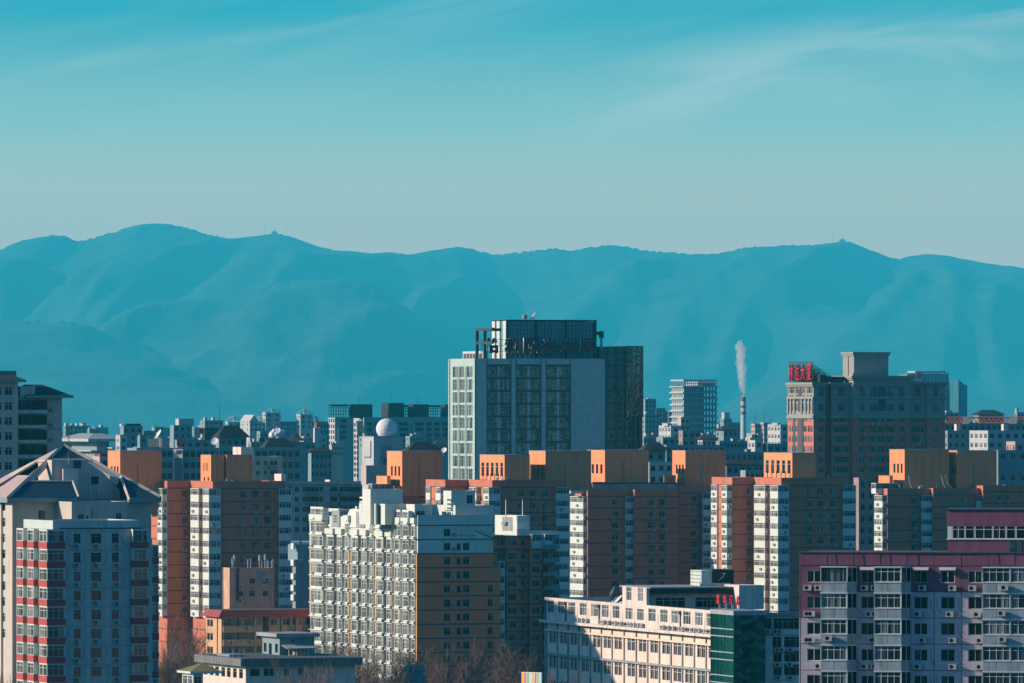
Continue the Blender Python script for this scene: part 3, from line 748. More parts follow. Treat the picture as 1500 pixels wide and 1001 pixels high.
for k in range(6): p = j.at(680.5 + 4.6 * k, 522, x=j.fx(708.5, 1.2)); m.box(p[0] - .05, p[0] + .03, p[1] - 1.4, p[1] + 1.0, p[2] - 1.2, p[2] + .8)
j.part('louvre', m, ['band'])
# letters
sg = B('rooftop_sign', 'row of six big maroon Chinese characters on the roof edge of the dark office tower', 'sign', 696.8, 2300, 20)
xs0 = sg.fx(707, 1.2); xs1 = sg.fx(873, 1.2); zb = sg.z(517.3); hh = sg.z(494.8) - zb; cw = (xs1 - xs0) / 6
for i, c in enumerate('怡和阳光大厦'):
    o = text_mesh(c, hh, .98, .7, 'signmaroon', 'character', sg.e, .05, 1); o.location = (xs0 + cw * (i + .5), 1.2, zb)
m = M()
for i in range(25): a = xs0 + (xs1 - xs0) * i / 24; m.bar((a, 1.75, zt - .9), (a, 1.75, zb + hh * .9), .1)
for z in (zb + .6, zb + hh * .5, zb + hh * .9): m.bar((xs0, 1.8, z), (xs1, 1.8, z), .1)
for i in range(9): a = xs0 + (xs1 - xs0) * i / 8; m.bar((a, 1.8, zb + hh * .8), (a, 4.3, zt - .9), .1)
sg.part('support_frame', m, ['dframe'])

def dish(name, label, px, py, Y, r, az, el, group=None, mat='frame', post=1.0):
    e = D.objects.new(name, None); COL.objects.link(e); e.location = (PX(px, Y), Y, PZ(py, Y)); tag(e, label, 'satellite dish', group)
    m = M(); n = 20; rings = 5
    for a in range(rings):
        r0 = r * a / rings; r1 = r * (a + 1) / rings
        for k in range(n):
            u = 2 * math.pi * k / n; v = 2 * math.pi * (k + 1) / n
            P = lambda rr, t: (rr * math.cos(t), rr * math.sin(t), .28 * rr * rr / r)
            m.poly([P(r0, u), P(r1, u), P(r1, v), P(r0, v)][(1 if a == 0 else 0):])
            Q = lambda rr, t: (rr * math.cos(t), rr * math.sin(t), .28 * rr * rr / r - .05)
            m.poly([Q(r0, u), Q(r1, u), Q(r1, v), Q(r0, v)][(1 if a == 0 else 0):])
    for k in range(3):
        u = 2.1 * k; m.tube((r * .9 * math.cos(u), r * .9 * math.sin(u), .24 * r), (0, 0, r * .8), .03 * r, n=4)
    o = m.build('reflector', [mat], e); o.rotation_euler = (0, R(90 - el), R(az))
    p = M(); p.tube((0, 0, -r - post), (0, 0, -.1), .09 * r, n=6); p.box(-.4 * r, .4 * r, -.4 * r, .4 * r, -r - post - .1, -r - post + .05)
    p.build('mount', ['steel'], e); return e
dish('satellite_dish', 'dark satellite dish tilted to the left on the crown of the office tower', 782, 464, 2312, 1.3, 200, 35, mat='steel', post=.1)
e = B('water_tank', 'small round tank on legs beside the dish on the office tower crown', 'tank', 768.5, 2312, 0, z=PZ(470.9, 2312))
m = M(); m.tube((0, 0, .7), (0, 0, 1.9), .8, .8, 10); m.dome((0, 0, 1.8), .8, 0, 10, 4, 0, .5); e.part('tank', m, ['grey'])
m = M()
for k in range(4): m.bar((.5 * math.cos(1.57 * k), .5 * math.sin(1.57 * k), -.1), (.5 * math.cos(1.57 * k), .5 * math.sin(1.57 * k), .75), .1)
e.part('leg', m, ['dframe'])

# ---------------------------------------------------------------- red brick tower with red roof letters
o_ = B('residential_tower', 'classical red brick tower with pale stone top storeys and tall blank penthouse', 'tower block', 1191.7, 2250, 20)
b = o_; fh = b.z(100) - b.z(114.9); zt = b.z(560.4); zst = b.z(608.8); Dp = b.ly(1154); W = b.fx(1384.5)
rows = [b.z(618.2) - k * fh for k in range(9)]
m = M()
def seg(pa, pb, y, top, wins, y1=14, lw=(), lw2=()):
    x0 = b.fx(pa, y); x1 = b.fx(pb, y); z1 = b.z(top, x0, y)
    low = []; up = []
    for px, ww in wins:
        a = b.fx(px, y)
        for z in rows: low.append((a, z, ww, 1.7, {'cols': max(1, round(ww / 1.1))}))
        up += [(a, zst + 1.2, min(ww, 2.4), 2.4), (a, zst + 5.0, min(ww, 2.2), 2.2), (a, b.z(575.5), min(ww, 2.0), 1.9)]
    kw = dict(fm='gframe', gm='glass')
    b.facade(m, 'F', y, x0, x1, zst, z1, up, 1, **kw); b.facade(m, 'F', y, x0, x1, 0, zst, low, 0, **kw)
    b.facade(m, 'L', x0, y, y1, zst, z1, lw2, 1, **kw); b.facade(m, 'L', x0, y, y1, 0, zst, lw, 0, **kw)
    m.wall('R', x1, y, y1, zst, z1, m=1); m.wall('R', x1, y, y1, 0, zst, m=0)
    m.poly([(x0, y, z1 - .02), (x1, y, z1 - .02), (x1, y1, z1 - .02), (x0, y1, z1 - .02)], 3)
    for z, p, t in ((z1, .9, .7), (z1 - .75, .55, .5), (b.z(581), .4, .7), (zst, .45, .9), (zst + 9.4, .35, .4)):
        m.box(x0 - p, x1 + p, y - p, y1 + .01 * p, z - t, z + .004 * p, 1)
    return x0, x1, z1
lw = []; lw2 = []
for px, ww in ((1157.3, .8), (1161.5, .8), (1179.3, 1.2), (1184.8, .8), (1188.8, .8), (1169, 2.0)):
    y = b.ly(px)
    for z in rows: lw.append((y, z, ww * 2.2, 1.9, {'cols': 2, 'gm': 'glass_pale'}))
for px in (1157, 1161, 1167, 1177, 1183.3, 1187.5):
    y = b.ly(px); lw2 += [(y, zst + 1.3, 2.0, 2.4, {'gm': 'glass_pale', 'fm': 'stonef'}), (y, zst + 4.1, 2.0, 2.2, {'gm': 'glass_pale', 'fm': 'stonef'}), (y, zst + 6.6, 2.0, 1.9, {'gm': 'glass_pale', 'fm': 'stonef'})]
for px in (1158, 1162, 1168, 1173, 1177.5, 1184.5, 1188.5): lw2.append((b.ly(px), b.z(575.5), 1.6, 2.2))
MT['stonef'] = MT['frame']
seg(1191.7, 1208.5, 0, 560.4, [(1203, 1.8)], Dp, lw, lw2)
m.box(b.fx(1208.5, 2), b.fx(1218, 2), 2.2, 12, 0, zt, 0)
seg(1218, 1247, .5, 560.4, [(1232, 5.0)]); seg(1250, 1333, -1.5, 550.6, [(1262.5, 1.9), (1280, 2.4), (1291, 2.0), (1304, 2.4), (1321, 1.9)])
seg(1332.5, 1357.5, 0, 559, [(1344, 4.4)]); seg(1358, 1384.5, -.8, 559.5, [(1370.5, 1.6)])
for px in (1162.5, 1175): y = b.ly(px); m.box(-.12, .01, y - 1.3, y + .4, 2, zst - .9, 2)
y = b.ly(1172); m.box(-.25, .01, y - 2.0, y + 1.6, 2, zst - .9, 2); m.box(-.2, .01, y - 1.2, y + 1.2, zst + 1.2, zst + 8.2, 2)
for px in (1154.8, 1159.3, 1164.5, 1175, 1180.6, 1185.6, 1190.6): y = b.ly(px); m.box(-.35, .0, y - .45, y + .45, zst + .5, b.z(581.5), 1)
for pa, pb in ((1267, 1313),):
    for z in rows: m.box(b.fx(pa, -2.3), b.fx(pb, -2.3), -2.3, -1.503, z - 1.3, z - .1, 0)
for z in rows: m.box(b.fx(1219, -.3), b.fx(1246, -.3), -.3, .497, z - 1.3, z - .1, 0)
y = -1.5; a = b.fx(1291.5, y); m.box(a - 1.3, a + 1.3, y - .06, y + .02, zst + 1.5, zst + 8.5, 2)
b.part('wall', m, ['brickred', 'stone', 'band', 'dkgrey'])
for px in (1226, 1240, 1262, 1275, 1284, 1308, 1322, 1337, 1349):
    for z in rows:
        if RND.random() < .4: b.ac('F', b.fx(px, -1.5), z - 1.0, -2.3 if 1267 < px < 1313 else (-.3 if px < 1248 else (-1.5 if px < 1333 else 0)))
m = M(); y = 6; x0 = b.fx(1250.9, y); x1 = b.fx(1301.4, y); ye = b.ly(1234.8, x0); z1 = b.z(517.3, x0, y); zb = b.z(562, x0, y)
m.box(x0, x1, y, ye, zb - 2, z1 - .01, 0)
for p, z, t in ((.55, z1 + .3, .6), (.28, z1 - .31, .6)): m.box(x0 - p, x1 + p, y - p, ye + p, z - t, z, 0)
yy = b.ly(1243, x0); m.tube((x0 - .1, yy, z1 - 8), (x0 - .1, yy, z1), .14, n=5, m=1); m.box(x0 - .5, x0, y - .3, y + 3, zb, zb + 3.2, 0)
b.part('penthouse', m, ['stone', 'band'])
m = M()
for px, t, w_ in ((1206, 549, 2.2), (1212, 552, 1.6), (1226, 552, 4.5), (1219, 553, 1.5)): a = b.fx(px, 3); m.box(a - w_ / 2, a + w_ / 2, 3, 5.5, zt - .2, b.z(t, a, 3))
b.part('roof_vent', m, ['net'])
sg = B('rooftop_sign', 'four tall bright red Chinese characters on black lattice above the red brick tower', 'sign', 1191.7, 2250, 20)
zb = sg.z(556.8); hh = sg.z(533.5) - zb
for px, c in zip((1159.3, 1168.2, 1176.6, 1185.6), '林达大厦'):
    o = text_mesh(c, hh, .62, .5, 'signred', 'character', sg.e, .0); o.rotation_euler = (0, 0, -math.pi / 2)
    wd = max(v.co.x for v in o.data.vertices) * 2; k = (6.6 * F / 2250 * .0 + 1)
    y0 = sg.ly(px, 1.4); want = sg.ly(px - 3.1, 1.4) - sg.ly(px + 3.1, 1.4); o.scale = (want / wd, 1, 1); o.location = (1.4, y0, zb)
m = M(); ya = sg.ly(1190.3, 1.9); ye = sg.ly(1156, 1.9); zt2 = zt
for i in range(15): y = ya + (ye - ya) * i / 14; m.bar((1.9, y, zt2 - .1), (1.9, y, zb + hh + .8), .13)
for i in range(6): z = zt2 + (zb + hh + .6 - zt2) * i / 5; m.bar((1.9, ya, z), (1.9, ye, z), .12)
for i in range(8):
    y = ya + (ye - ya) * i / 7
    for q in range(6): f = q / 6; m.bar((1.9, y, zt2 + (zb + hh - zt2) * (1 - f)), (1.9 + 9 * (f + .17), y, zt2 - .1 + (zb + hh - zt2) * (1 - f - .17)), .12)
    m.bar((1.9, y, zb + hh), (11, y, zt2), .12)
    for q in range(1, 5): f = q / 5; m.bar((1.9, y, zt2 + (zb + hh - zt2) * (1 - f)), (1.9 + 9 * f, y, zt2), .1); m.bar((1.9 + 9 * f, y, zt2 + (zb + hh - zt2) * (1 - f)), (1.9 + 9 * f, y, zt2), .1)
sg.part('support_frame', m, ['dframe'])

# ---------------------------------------------------------------- white tower with red bands
c = B('apartment_block', 'pale tower with brick red bands under its balcony windows at the lower left', 'apartment block', 69, 1121, 20)
b = c; m = M(); fh = 28.0 / (F / 1121); zt = b.z(776); n = 9
xw = b.fx(93, .9); xr = b.fx(192, .9); Dp = b.ly(24.3)
ws = []
for px, ww in ((113, 1.1), (141, 1.65), (169, 1.1)):
    a = b.fx(px, .9)
    for k in range(n):
        z = zt - .6 - 1.55 - k * fh; ws.append((a, z, ww, 1.5))
        if RND.random() < .85: b.ac('F', a - (.1 if px < 160 else -.2), z - .72, .9)
b.facade(m, 'F', .9, 0, b.fx(217.5, .9), 0, zt, ws, 0, sub=True, gm='glass_dark', fm='gframe')
m.wall('L', .9, .9, Dp, 0, zt, m=0); m.wall('R', b.fx(217.5, .9), .9, Dp, 0, zt, m=0); m.wall('B', Dp, .9, b.fx(217.5, .9), 0, zt, m=0)
m.poly([(.9, .9, zt - .01), (b.fx(217.5, .9), .9, zt - .01), (b.fx(217.5, .9), Dp, zt - .01), (.9, Dp, zt - .01)], 1)
for k in range(n + 1): z = zt - .35 - k * fh; m.box(xw, xr, .86, .95, z - .04, z + .04, 2)
b.part('wall', m, ['white', 'dkgrey', 'grey'])
m = M(); x0 = b.fx(77.5, 2); x1 = b.fx(204, 2); y1 = b.ly(34.5, x0); b.block(m, x0, x1, 2, y1, zt - .5, b.z(762.8, x0, 2), par=1.0, mroof=1)
m.box(x0 + 1, x1 + .3, 1.7, 1.98, zt + .02, zt + .2, 1); b.part('parapet', m, ['white', 'dkgrey'])
def redbay(x0, x1, y0, y1, faces, ztop, k0=0):
    m = M(); f = []; l = []
    for k in range(n):
        z = ztop - .2 - 1.72 - k * fh
        if 'F' in faces: f.append(((x0 + x1) / 2, z, x1 - x0 - .3, 1.7, {'cols': 3}))
        if 'L' in faces: l.append(((y0 + y1) / 2, z, y1 - y0 - .3, 1.7, {'cols': 2}))
    kw = dict(sub=True, tr=.3); zb = ztop - n * fh
    b.facade(m, 'F', y0, x0, x1, zb, ztop, f, 0, gm='glass', **kw); b.facade(m, 'L', x0, y0, y1, zb, ztop, l, 0, gm='glass_pale', **kw)
    m.wall('R', x1, y0, y1, zb, ztop); m.poly([(x0, y0, ztop), (x1, y0, ztop), (x1, y1, ztop), (x0, y1, ztop)], 3)
    for k in range(n):
        z = ztop - .2 - 1.75 - k * fh; m.box(x0 - .05, x1 + .05, y0 - .05, y1 - .01, z - .98, z - .02, 1); m.box(x0 - .09, x1 + .09, y0 - .09, y1, z - .019, z + .05, 2)
    b.part('balcony_bay', m, ['white_clean', 'redband', 'grey', 'dkgrey'])
redbay(0, xw, 0, b.ly(57.3), 'FL', zt)
xq = .1; redbay(xq, 1.5, b.ly(49.3, xq), b.ly(40, xq), 'L', zt); redbay(xq, 1.5, b.ly(34, xq), b.ly(24.3, xq), 'L', zt)
m = M()
for pa, pb in ((49.4, 57.2), (34.1, 39.9)):
    for k in range(n): z = zt - 1.95 - k * fh; m.box(.72, .89, b.ly(pb, .8), b.ly(pa, .8), z - .98, z, 0)
b.part('red_panel', m, ['redband'])
redbay(xr, b.fx(217.2, 0), 0, 3, 'FR', zt)
redbay(b.fx(222.8, 3), b.fx(232.5, 3), 3, 8, 'F', b.z(800)); 
m = M(); m.box(b.fx(217.6, 2), b.fx(223, 2.5), 2.5, 9, 0, b.z(790)); b.part('side_wall', m, ['white'])
for px in (99, 124, 133, 157, 178):
    for k in range(n):
        if RND.random() < .5:
            a = b.fx(px, .8); z = zt - 1.0 - k * fh + RND.random() * .5; d = RND.choice((-1, 1))
            p = [Vector((a, .82, z)), Vector((a + .05 * d, .82, z - .8)), Vector((a + .3 * d, .82, z - 1.4)), Vector((a + .8 * d, .82, z - 1.75))]
            m = M()
            for u, v in zip(p, p[1:]): m.tube(u, v, .022, n=4, cap=False)
            b.part('cable', m, ['black'])

# ---------------------------------------------------------------- beige tower with the cut-out pyramid roof
p_ = B('residential_tower', 'beige tower under a cut away slate blue pyramid roof behind the red banded tower', 'tower block', 17.5, 1370, 20)
b = p_; ze = b.z(729); W = b.fx(225.5); Dp = 26.0; ax, ay = W / 2, Dp / 2; za = b.z(652.5, ax, ay); m = M(); fh = 2.95
ws = [(b.fx(62.5), ze - 4.3, 1.5, 2.0, {'gm': 'glass_dark', 'cols': 1, 'tr': 0})]
lw = [(b.ly(px), ze - 2.6 - k * fh, w_, 1.7) for px, w_ in ((13, 2.5), (4, 4)) for k in range(9)]
b.block(m, .4, W - .4, .4, Dp - .4, 0, ze - .6, ws, [(y + .0, z, w_, h_) for y, z, w_, h_ in lw], par=0, mroof=1, kwL={'gm': 'glass'})
for px0, px1 in ((-6, 1.5), (8, 18)): m.box(.0, .39, b.ly(px1, 0), b.ly(px0, 0), 0, ze - .8, 0)
b.part('wall', m, ['beige', 'dkgrey'])
m = M()     # eave gutter slab, open at the front terrace
xo0 = b.fx(113, -.8); xo1 = b.fx(189, -.8)
for xa, xe in ((-1.2, xo0), (xo1, W + 1.2)): m.box(xa, xe, -1.0, .39, ze - .95, ze - .05, 0)
m.box(-1.2, -.2, .391, Dp + 1, ze - .95, ze - .05, 0); m.box(W + .2, W + 1.2, .391, Dp + 1, ze - .95, ze - .05, 0); m.box(-.19, W + .19, Dp, Dp + 1, ze - .95, ze - .05, 0)
b.part('eave', m, ['farteal'])
A = Vector((ax, ay, za)); c0 = Vector((-1, -.9, ze)); c1 = Vector((W + 1, -.9, ze)); c2 = Vector((W + 1, Dp + 1, ze)); c3 = Vector((-1, Dp + 1, ze))
nf = (c1 - c0).cross(A - c0).normalized(); nl = (A - c0).cross(c3 - c0).normalized()
nl = nl if nl.x < 0 else -nl; nf = nf if nf.y < 0 else -nf
OF = lambda x, y: b.onplane(x / 6, 640 + y / 6, c0, nf); OL = lambda x, y: b.onplane(x / 6, 640 + y / 6, c0, nl)
m = M()
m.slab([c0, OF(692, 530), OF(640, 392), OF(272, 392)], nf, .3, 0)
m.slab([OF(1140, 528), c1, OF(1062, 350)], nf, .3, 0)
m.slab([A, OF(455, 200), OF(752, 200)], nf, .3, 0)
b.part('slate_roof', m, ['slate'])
m = M()     # ribs along the hips and the pale soffit beams
def rib(p, q, w_=.55, mi=0): m.bar(p, q, w_, mi)
rib(c0, A, .5); rib(c1, A, .5); rib(OF(692, 530), OF(640, 392), .35); rib(OF(1062, 350), OF(1140, 560), .45); rib(OF(272, 392), OF(640, 392), .3); rib(OF(455, 204), OF(752, 204), .4)
m.slab([OF(752, 200), OF(1062, 350), OF(1040, 385), OF(735, 205)], nf, 1.2, 0); m.slab([OF(415, 200), OF(455, 200), OF(272, 392), OF(225, 392)], nf, .9, 0)
b.part('roof_rib', m, ['beige'])
m = M()     # sunny slope: sheeted strips around openings
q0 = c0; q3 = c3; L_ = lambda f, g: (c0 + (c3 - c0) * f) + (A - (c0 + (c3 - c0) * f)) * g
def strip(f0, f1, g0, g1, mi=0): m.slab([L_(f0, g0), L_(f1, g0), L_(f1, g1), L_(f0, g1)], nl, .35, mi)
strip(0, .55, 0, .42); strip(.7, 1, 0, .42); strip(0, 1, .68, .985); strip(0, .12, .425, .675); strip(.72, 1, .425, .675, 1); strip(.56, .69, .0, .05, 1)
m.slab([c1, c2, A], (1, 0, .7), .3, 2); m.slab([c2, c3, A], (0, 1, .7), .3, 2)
b.part('sheet_roof', m, ['sunlitroof', 'beige', 'slate'])
m = M(); y = 5.2      # wall behind the roof terrace
x0 = b.fx(76, y); x1 = b.fx(179, y); zt_ = b.z(674, x0, y)
k = (za - ze) / (ay + .9)
ws = [(b.fx(113.3, y), b.z(686.5, 0, y), 1.5, 1.5, {'cols': 1, 'tr': 0}), (b.fx(139, y), b.z(710.5, 0, y), 1.5, 1.5, {'cols': 1, 'tr': 0}), (b.fx(174, y), b.z(718, 0, y), .5, .6, {'cols': 1, 'tr': 0})]
rs = []
b.facade(m, 'F', y, x0, b.fx(124, y), ze - .5, zt_, ws[:1], 0, gm='glass_dark', fm='dframe'); b.facade(m, 'F', y, b.fx(124, y), b.fx(150, y), ze - .5, b.z(692, 0, y), ws[1:2], 0, gm='glass_dark', fm='dframe')
xq = b.fx(124, y); xz = b.fx(176, y); m.poly([(xq, y + .004, b.z(692, 0, y)), (b.fx(150, y), y + .004, b.z(692, 0, y)), (xq, y + .004, zt_)], 0)
m.poly([(b.fx(150, y), y + .004, ze - .5), (xz, y + .004, ze - .5), (xz, y + .004, ze + 1.2), (b.fx(150, y), y + .004, b.z(692, 0, y))], 0)
m.wall('L', x0, y, y + 9, ze - .5, zt_, m=0)
xl = b.fx(92.5, 4.2); yl = b.ly(78, xl); m.box(xl - .0, xl + 3, 4.2, min(yl, 9), ze - .5, b.z(687, xl, 4.2), 1)
b.part('terrace_wall', m, ['beige', 'cream'])
# projecting central bay
m = M(); y = -9.8; x0 = b.fx(105, y); x1 = b.fx(186.5, y); yl = .3; zt_ = b.z(735.3, x0, y)
b.block(m, x0, x1, y, max(yl, .3), 0, zt_, [(b.fx(118.5, y), b.z(763.5, x0, y), 1.25, 1.2), (b.fx(174, y), b.z(763.5, x0, y), 1.1, 1.4), (b.fx(127.8, y), b.z(763, x0, y), .4, .9, {'cols': 1, 'tr': 0})], [(b.ly(81.5, x0), b.z(761, x0, y), .9, 1.0, {'cols': 1})], par=.6, mroof=1, kwF={'gm': 'glass_dark', 'fm': 'gframe'})
m.tube((b.fx(135, y), y - .08, zt_ - 3.2), (b.fx(135, y), y - .08, zt_ - 1.2), .09, n=5, m=1); b.part('projecting_bay', m, ['beige', 'dkgrey'])
m = M()
for px, t in ((100.5, 670), (142, 715), (129.5, 693)): m.tube((b.fx(px, 4.6), 4.6, ze - .5), (b.fx(px, 4.6), 4.6, b.z(t, 0, 4.6)), .07, n=5)
b.part('pipe', m, ['steel'])
for px in (47, 136): b.ac('F', b.fx(63, .4), ze - 5.2, .4)

# ---------------------------------------------------------------- tall beige tower at the left edge
q_ = B('residential_tower', 'tall beige tower with dark hip roofs and glazed balconies at the left edge', 'tower block', 22, 1445, 20)
b = q_; fh = 2.92; m = M(); ze = b.z(580.5)
x1 = b.fx(91, 0); ws = [(b.fx(13, 0), 0, 1, 1)]
b.block(m, 0, x1, 0, 16, 0, ze, [(b.fx(95), ze, 1, 1)], par=0, mroof=1)
xa0 = b.fx(-25, -2.5); xa1 = b.fx(26.5, -2.5); z2 = b.z(557.5, 0, -2.5)
b.block(m, xa0, xa1, -2.5, 14, 0, z2, [(b.fx(12.5, -2.5), z2 - 2.9 - k * fh, 1.6, 1.6, {'gm': 'glass_dark'}) for k in range(12)] + [(b.fx(-3, -2.5), z2 - 2.9 - k * fh, 1.6, 1.6, {'gm': 'glass_dark'}) for k in range(12)], par=0, mroof=1)
for k in range(0, 12, 4): m.box(b.fx(70), x1 + .02, -.03, .02, ze - 6.5 - k * fh, ze - 6.35 - k * fh, 2)
b.part('wall', m, ['beige', 'dkgrey', 'redband'])
def hip(pa, pb, ra, rb, y0, y1, zE, zR, over, nm='roof'):
    m = M(); xa = b.fx(pa, y0); xb = b.fx(pb, y0); m.box(xa - over, xb + over, y0 - over, y1 + over, zE - .35, zE + .15, 1)
    P = [Vector((xa - over * .8, y0 - over * .8, zE + .16)), Vector((xb + over * .8, y0 - over * .8, zE + .16)), Vector((xb + over * .8, y1 + over * .8, zE + .16)), Vector((xa - over * .8, y1 + over * .8, zE + .16))]
    ym = (y0 + y1) / 2; q = [Vector((b.fx(ra, ym), ym, zR)), Vector((b.fx(rb, ym), ym, zR))]
    m.poly([P[0], P[1], q[1], q[0]]); m.poly([P[1], P[2], q[1]]); m.poly([P[2], P[3], q[0], q[1]]); m.poly([P[3], P[0], q[0]])
    b.part(nm, m, ['net', 'farteal'])
hip(46, 93, 36, 62, 0, 16, ze, b.z(563.5, 0, 8), 1.6); hip(-30, 26.5, -30, 8, -2.5, 14, z2, b.z(545, 0, 6), 1.3)
m = M(); m.box(b.fx(27, 1), b.fx(49, 1), -.3, 3, ze - 3, b.z(566), 0); m.box(xa0, b.fx(24, 3), 3, 8, z2, b.z(543.5, 0, 3), 1); b.part('roof_room', m, ['white', 'farteal'])
for (pa, pb) in ((23.5, 43.5), (44.5, 69)):
    xa = b.fx(pa, -1.2); xe = b.fx(pb, -1.2)
    for k in range(11):
        z = ze - 5.6 - k * fh + 2.6
        mm = M(); mm.box(xa, xe, -1.25, -.0, z - .38, z - .08, 0); mm.box(xa, xe, -1.3, -1.2, z - .07, z + .28, 0); b.part('balcony', mm, ['white'])
        b.win('F', (xa + xe) / 2, z + .3, -1.35, round(xe - xa - .1, 1), 1.9, 3, .25, 'dframe', 'glass_dark', 'balcony_window')
        mm = M()
for k in range(11): b.ac('F', b.fx(75), ze - 5.0 - k * fh + 2.0, 0)

# ---------------------------------------------------------------- long white office with a green glass stair corner
r_ = B('office_building', 'long white office building with rows of windows and a green glass stair corner', 'office building', 1081, 985, 17)
b = r_; zt = b.z(897.5); Dp = b.ly(797.5); yg = b.ly(1050); fh = 3.62; W = b.fx(1185); wpx = [806.6, 822, 837.4, 854, 871, 886.4, 902.4, 921.5, 938, 955, 972.4, 989, 1006, 1023.7, 1040.5]
m = M(); z1 = b.z(921.5); z2 = b.z(969.5); z3 = z2 - fh; lw = []; lw2 = []
for i, px in enumerate(wpx):
    y = b.ly(px); lw.append((y, z1, 3.2, 1.75, {'cols': 3, 'tr': .33, 'gm': 'glass_pale' if 3 < i else 'glass'}))  # sun-toned glass except at the shaded far end
    for d in (-.85, .85):
        for z in (z2, z3, z3 - fh, z3 - 2 * fh): lw2.append((y + d * 1.05, z, 1.55, 1.9, {'cols': 2, 'tr': .3, 'gm': 'glass_dark'}))
zc = b.z(933)
b.facade(m, 'L', 0, yg, Dp, zc, zt, lw, 0, sub=True); b.facade(m, 'L', .3, yg, Dp, 0, zc, lw2, 1)
m.box(-.7, .29, yg, Dp + .3, zc - .35, zc + .05, 0); m.box(-.05, .29, yg, Dp, zc - 1.55, zc - 1.3, 1); m.box(-.05, .299, yg, Dp, b.z(986) - .2, b.z(986) + .1, 2)
ed = [(b.ly(wpx[i]) + b.ly(wpx[i + 1])) / 2 for i in range(14)]
for y in ed + [yg + .3, Dp - .3]: m.box(.12, .34, y - .16, y + .16, 1, zc - .36, 2); m.box(-.05, .3, y - .12, y + .12, zc + .06, zt - 1.2, 0)
m.wall('B', Dp, 0, W, 0, zt, m=0)
m.poly([(0, yg, zt - .7), (W, yg, zt - .7), (W, Dp, zt - .7), (0, Dp, zt - .7)], 3); m.box(0, .3, yg, Dp, zt, zt + .01, 0)
m.wall('R', .3, yg, Dp, zt - .7, zt, m=0)
b.part('wall', m, ['oldwhite', 'cream', 'grey', 'dkgrey'])
m = M()
for y in [ed[1], ed[4], ed[11]] + [Dp - .8, yg + .5]: m.tube((-.12, y, zc), (-.12, y, zt - .4), .1, n=5); m.box(-.3, .0, y - .2, y + .2, zt - .9, zt - .4)
b.part('rain_pipe', m, ['dframe'])
for i in range(46):
    y = b.ly(RND.uniform(960, 1048) if i < 26 else RND.uniform(850, 960)); b.ac('L', y, zc + .12, -.1)
# green glass stair corner
m = M(); x1 = b.fx(1118); zg = zt - .35
m.box(-.9, x1, -.9, yg - .003, 0, zg, 0)
for k in range(9):
    z = zg - 1.9 - k * 3.62 * .86
    for d in (0, 1.0): m.box(-.97, -.903, -.9, yg - .02, z - d - .06, z - d + .08, 1)
for z in (zg - 6.5, zg - 12): m.box(-.9, x1, -.95, -.903, z, z + .06, 2)
m.box(-.96, x1 + .1, -.96, yg, zg + .003, zt + .25, 1)
b.part('glass_stair', m, ['glass_green', 'gframe', 'dframe'])
m = M(); xa = x1 + .003; y = 1.0; ws = []
for z, lst in ((b.z(923), ((1125, 1.1), (1140, 1.4), (1159, 2.6))), (b.z(950), ((1138, 1.3), (1162, 2.6))), (b.z(971), ((1139, 1.2), (1162, 2.6))), (b.z(991), ((1139, 1.2), (1162, 2.6)))):
    for px, ww in lst: ws.append((b.fx(px, y), z, ww, 1.5, {'cols': max(2, round(ww / .9))}))
b.facade(m, 'F', y, xa, W, 0, zt - .6, ws, 0, gm='glass_dark', fm='gframe'); m.wall('R', W, y, Dp, 0, zt - .6, m=0); m.box(xa, W + .4, y - .3, y, zt - .6, zt - .1, 1); m.box(xa, W, y - .06, y, b.z(932), b.z(932) + .12, 1)
b.part('side_wall', m, ['white_clean', 'grey'])
for px, z in ((1124, 926), (1135, 926), (1140.5, 926), (1138, 953), (1144, 953), (1157, 953), (1138, 974.5), (1156, 974.5), (1139, 994), (1157, 994)): b.ac('F', b.fx(px, y), b.z(z) - .3, y)
# rooftop storey
m = M(); y = yg + 14; xc = .02; yc = b.ly(947, xc); ye = b.ly(911.7, xc); zp = b.z(861.5, 0, yc)
b.facade(m, 'L', xc, yc, ye, zt - .6, zp, [(b.ly(px, xc), b.z(884, 0, yc) + .2, 2.3, 1.9, {'cols': 2, 'tr': .35, 'gm': 'glass_pale'}) for px in (921, 938)], 0)
xe = b.fx(1076, yc + 1.3); y0 = yc + 1.3
b.facade(m, 'F', y0, xc + .3, xe, zt - .6, zp - .8, [(b.fx(px, y0), zt - .45, 2.4, 1.5, {'cols': 2}) for px in (972, 992, 1030, 1048)], 0, gm='glass_dark')
m.wall('F', yc, xc, xc + .4, zt - .6, zp); m.box(xc + .41, xe + 1.5, yc - .2, y0 + 12, zp - .8, zp - .1, 1); m.box(xc + .38, xe + 1.6, yc - .3, y0 + 12.1, zp - .098, zp + .1, 2)
m.wall('R', xe, y0, y0 + 12, zt - .6, zp - 1.4)
yk = y0 - 4; xk0 = b.fx(1082.5, yk); xk1 = b.fx(1119, yk); m.box(xk0, xk1, yk, yk + 10, zt - .6, b.z(858.5, 0, yk), 0)
b.part('roof_storey', m, ['oldwhite', 'net', 'grey'])
m = M(); yk = y0 + 4; x0 = b.fx(1044, yk); x1 = b.fx(1075, yk); m.box(x0, x1, yk, yk + 6, zp, b.z(835.5, 0, yk), 0); m.box(x0 - 1.6, x0 - .01, yk + .2, yk + 5, zp, b.z(835.5, 0, yk) - .1, 1)
for k in range(4): z = zp + .5 + k * .5; m.box(x0 - 1.66, x0 - 1.6, yk + .4, yk + 4.8, z, z + .12, 2)
m.box(x0 - 2.4, x1 - 1, yk - 1.5, yk - 1.2, zp + .1, zp + .5, 1)
b.part('roof_room', m, ['net', 'white', 'grey'])
dish('satellite_dish', 'white satellite dish seen nearly edge on above the roof storey of the white office', 1058, 846, 1032, 1.1, 192, 44, post=.3)
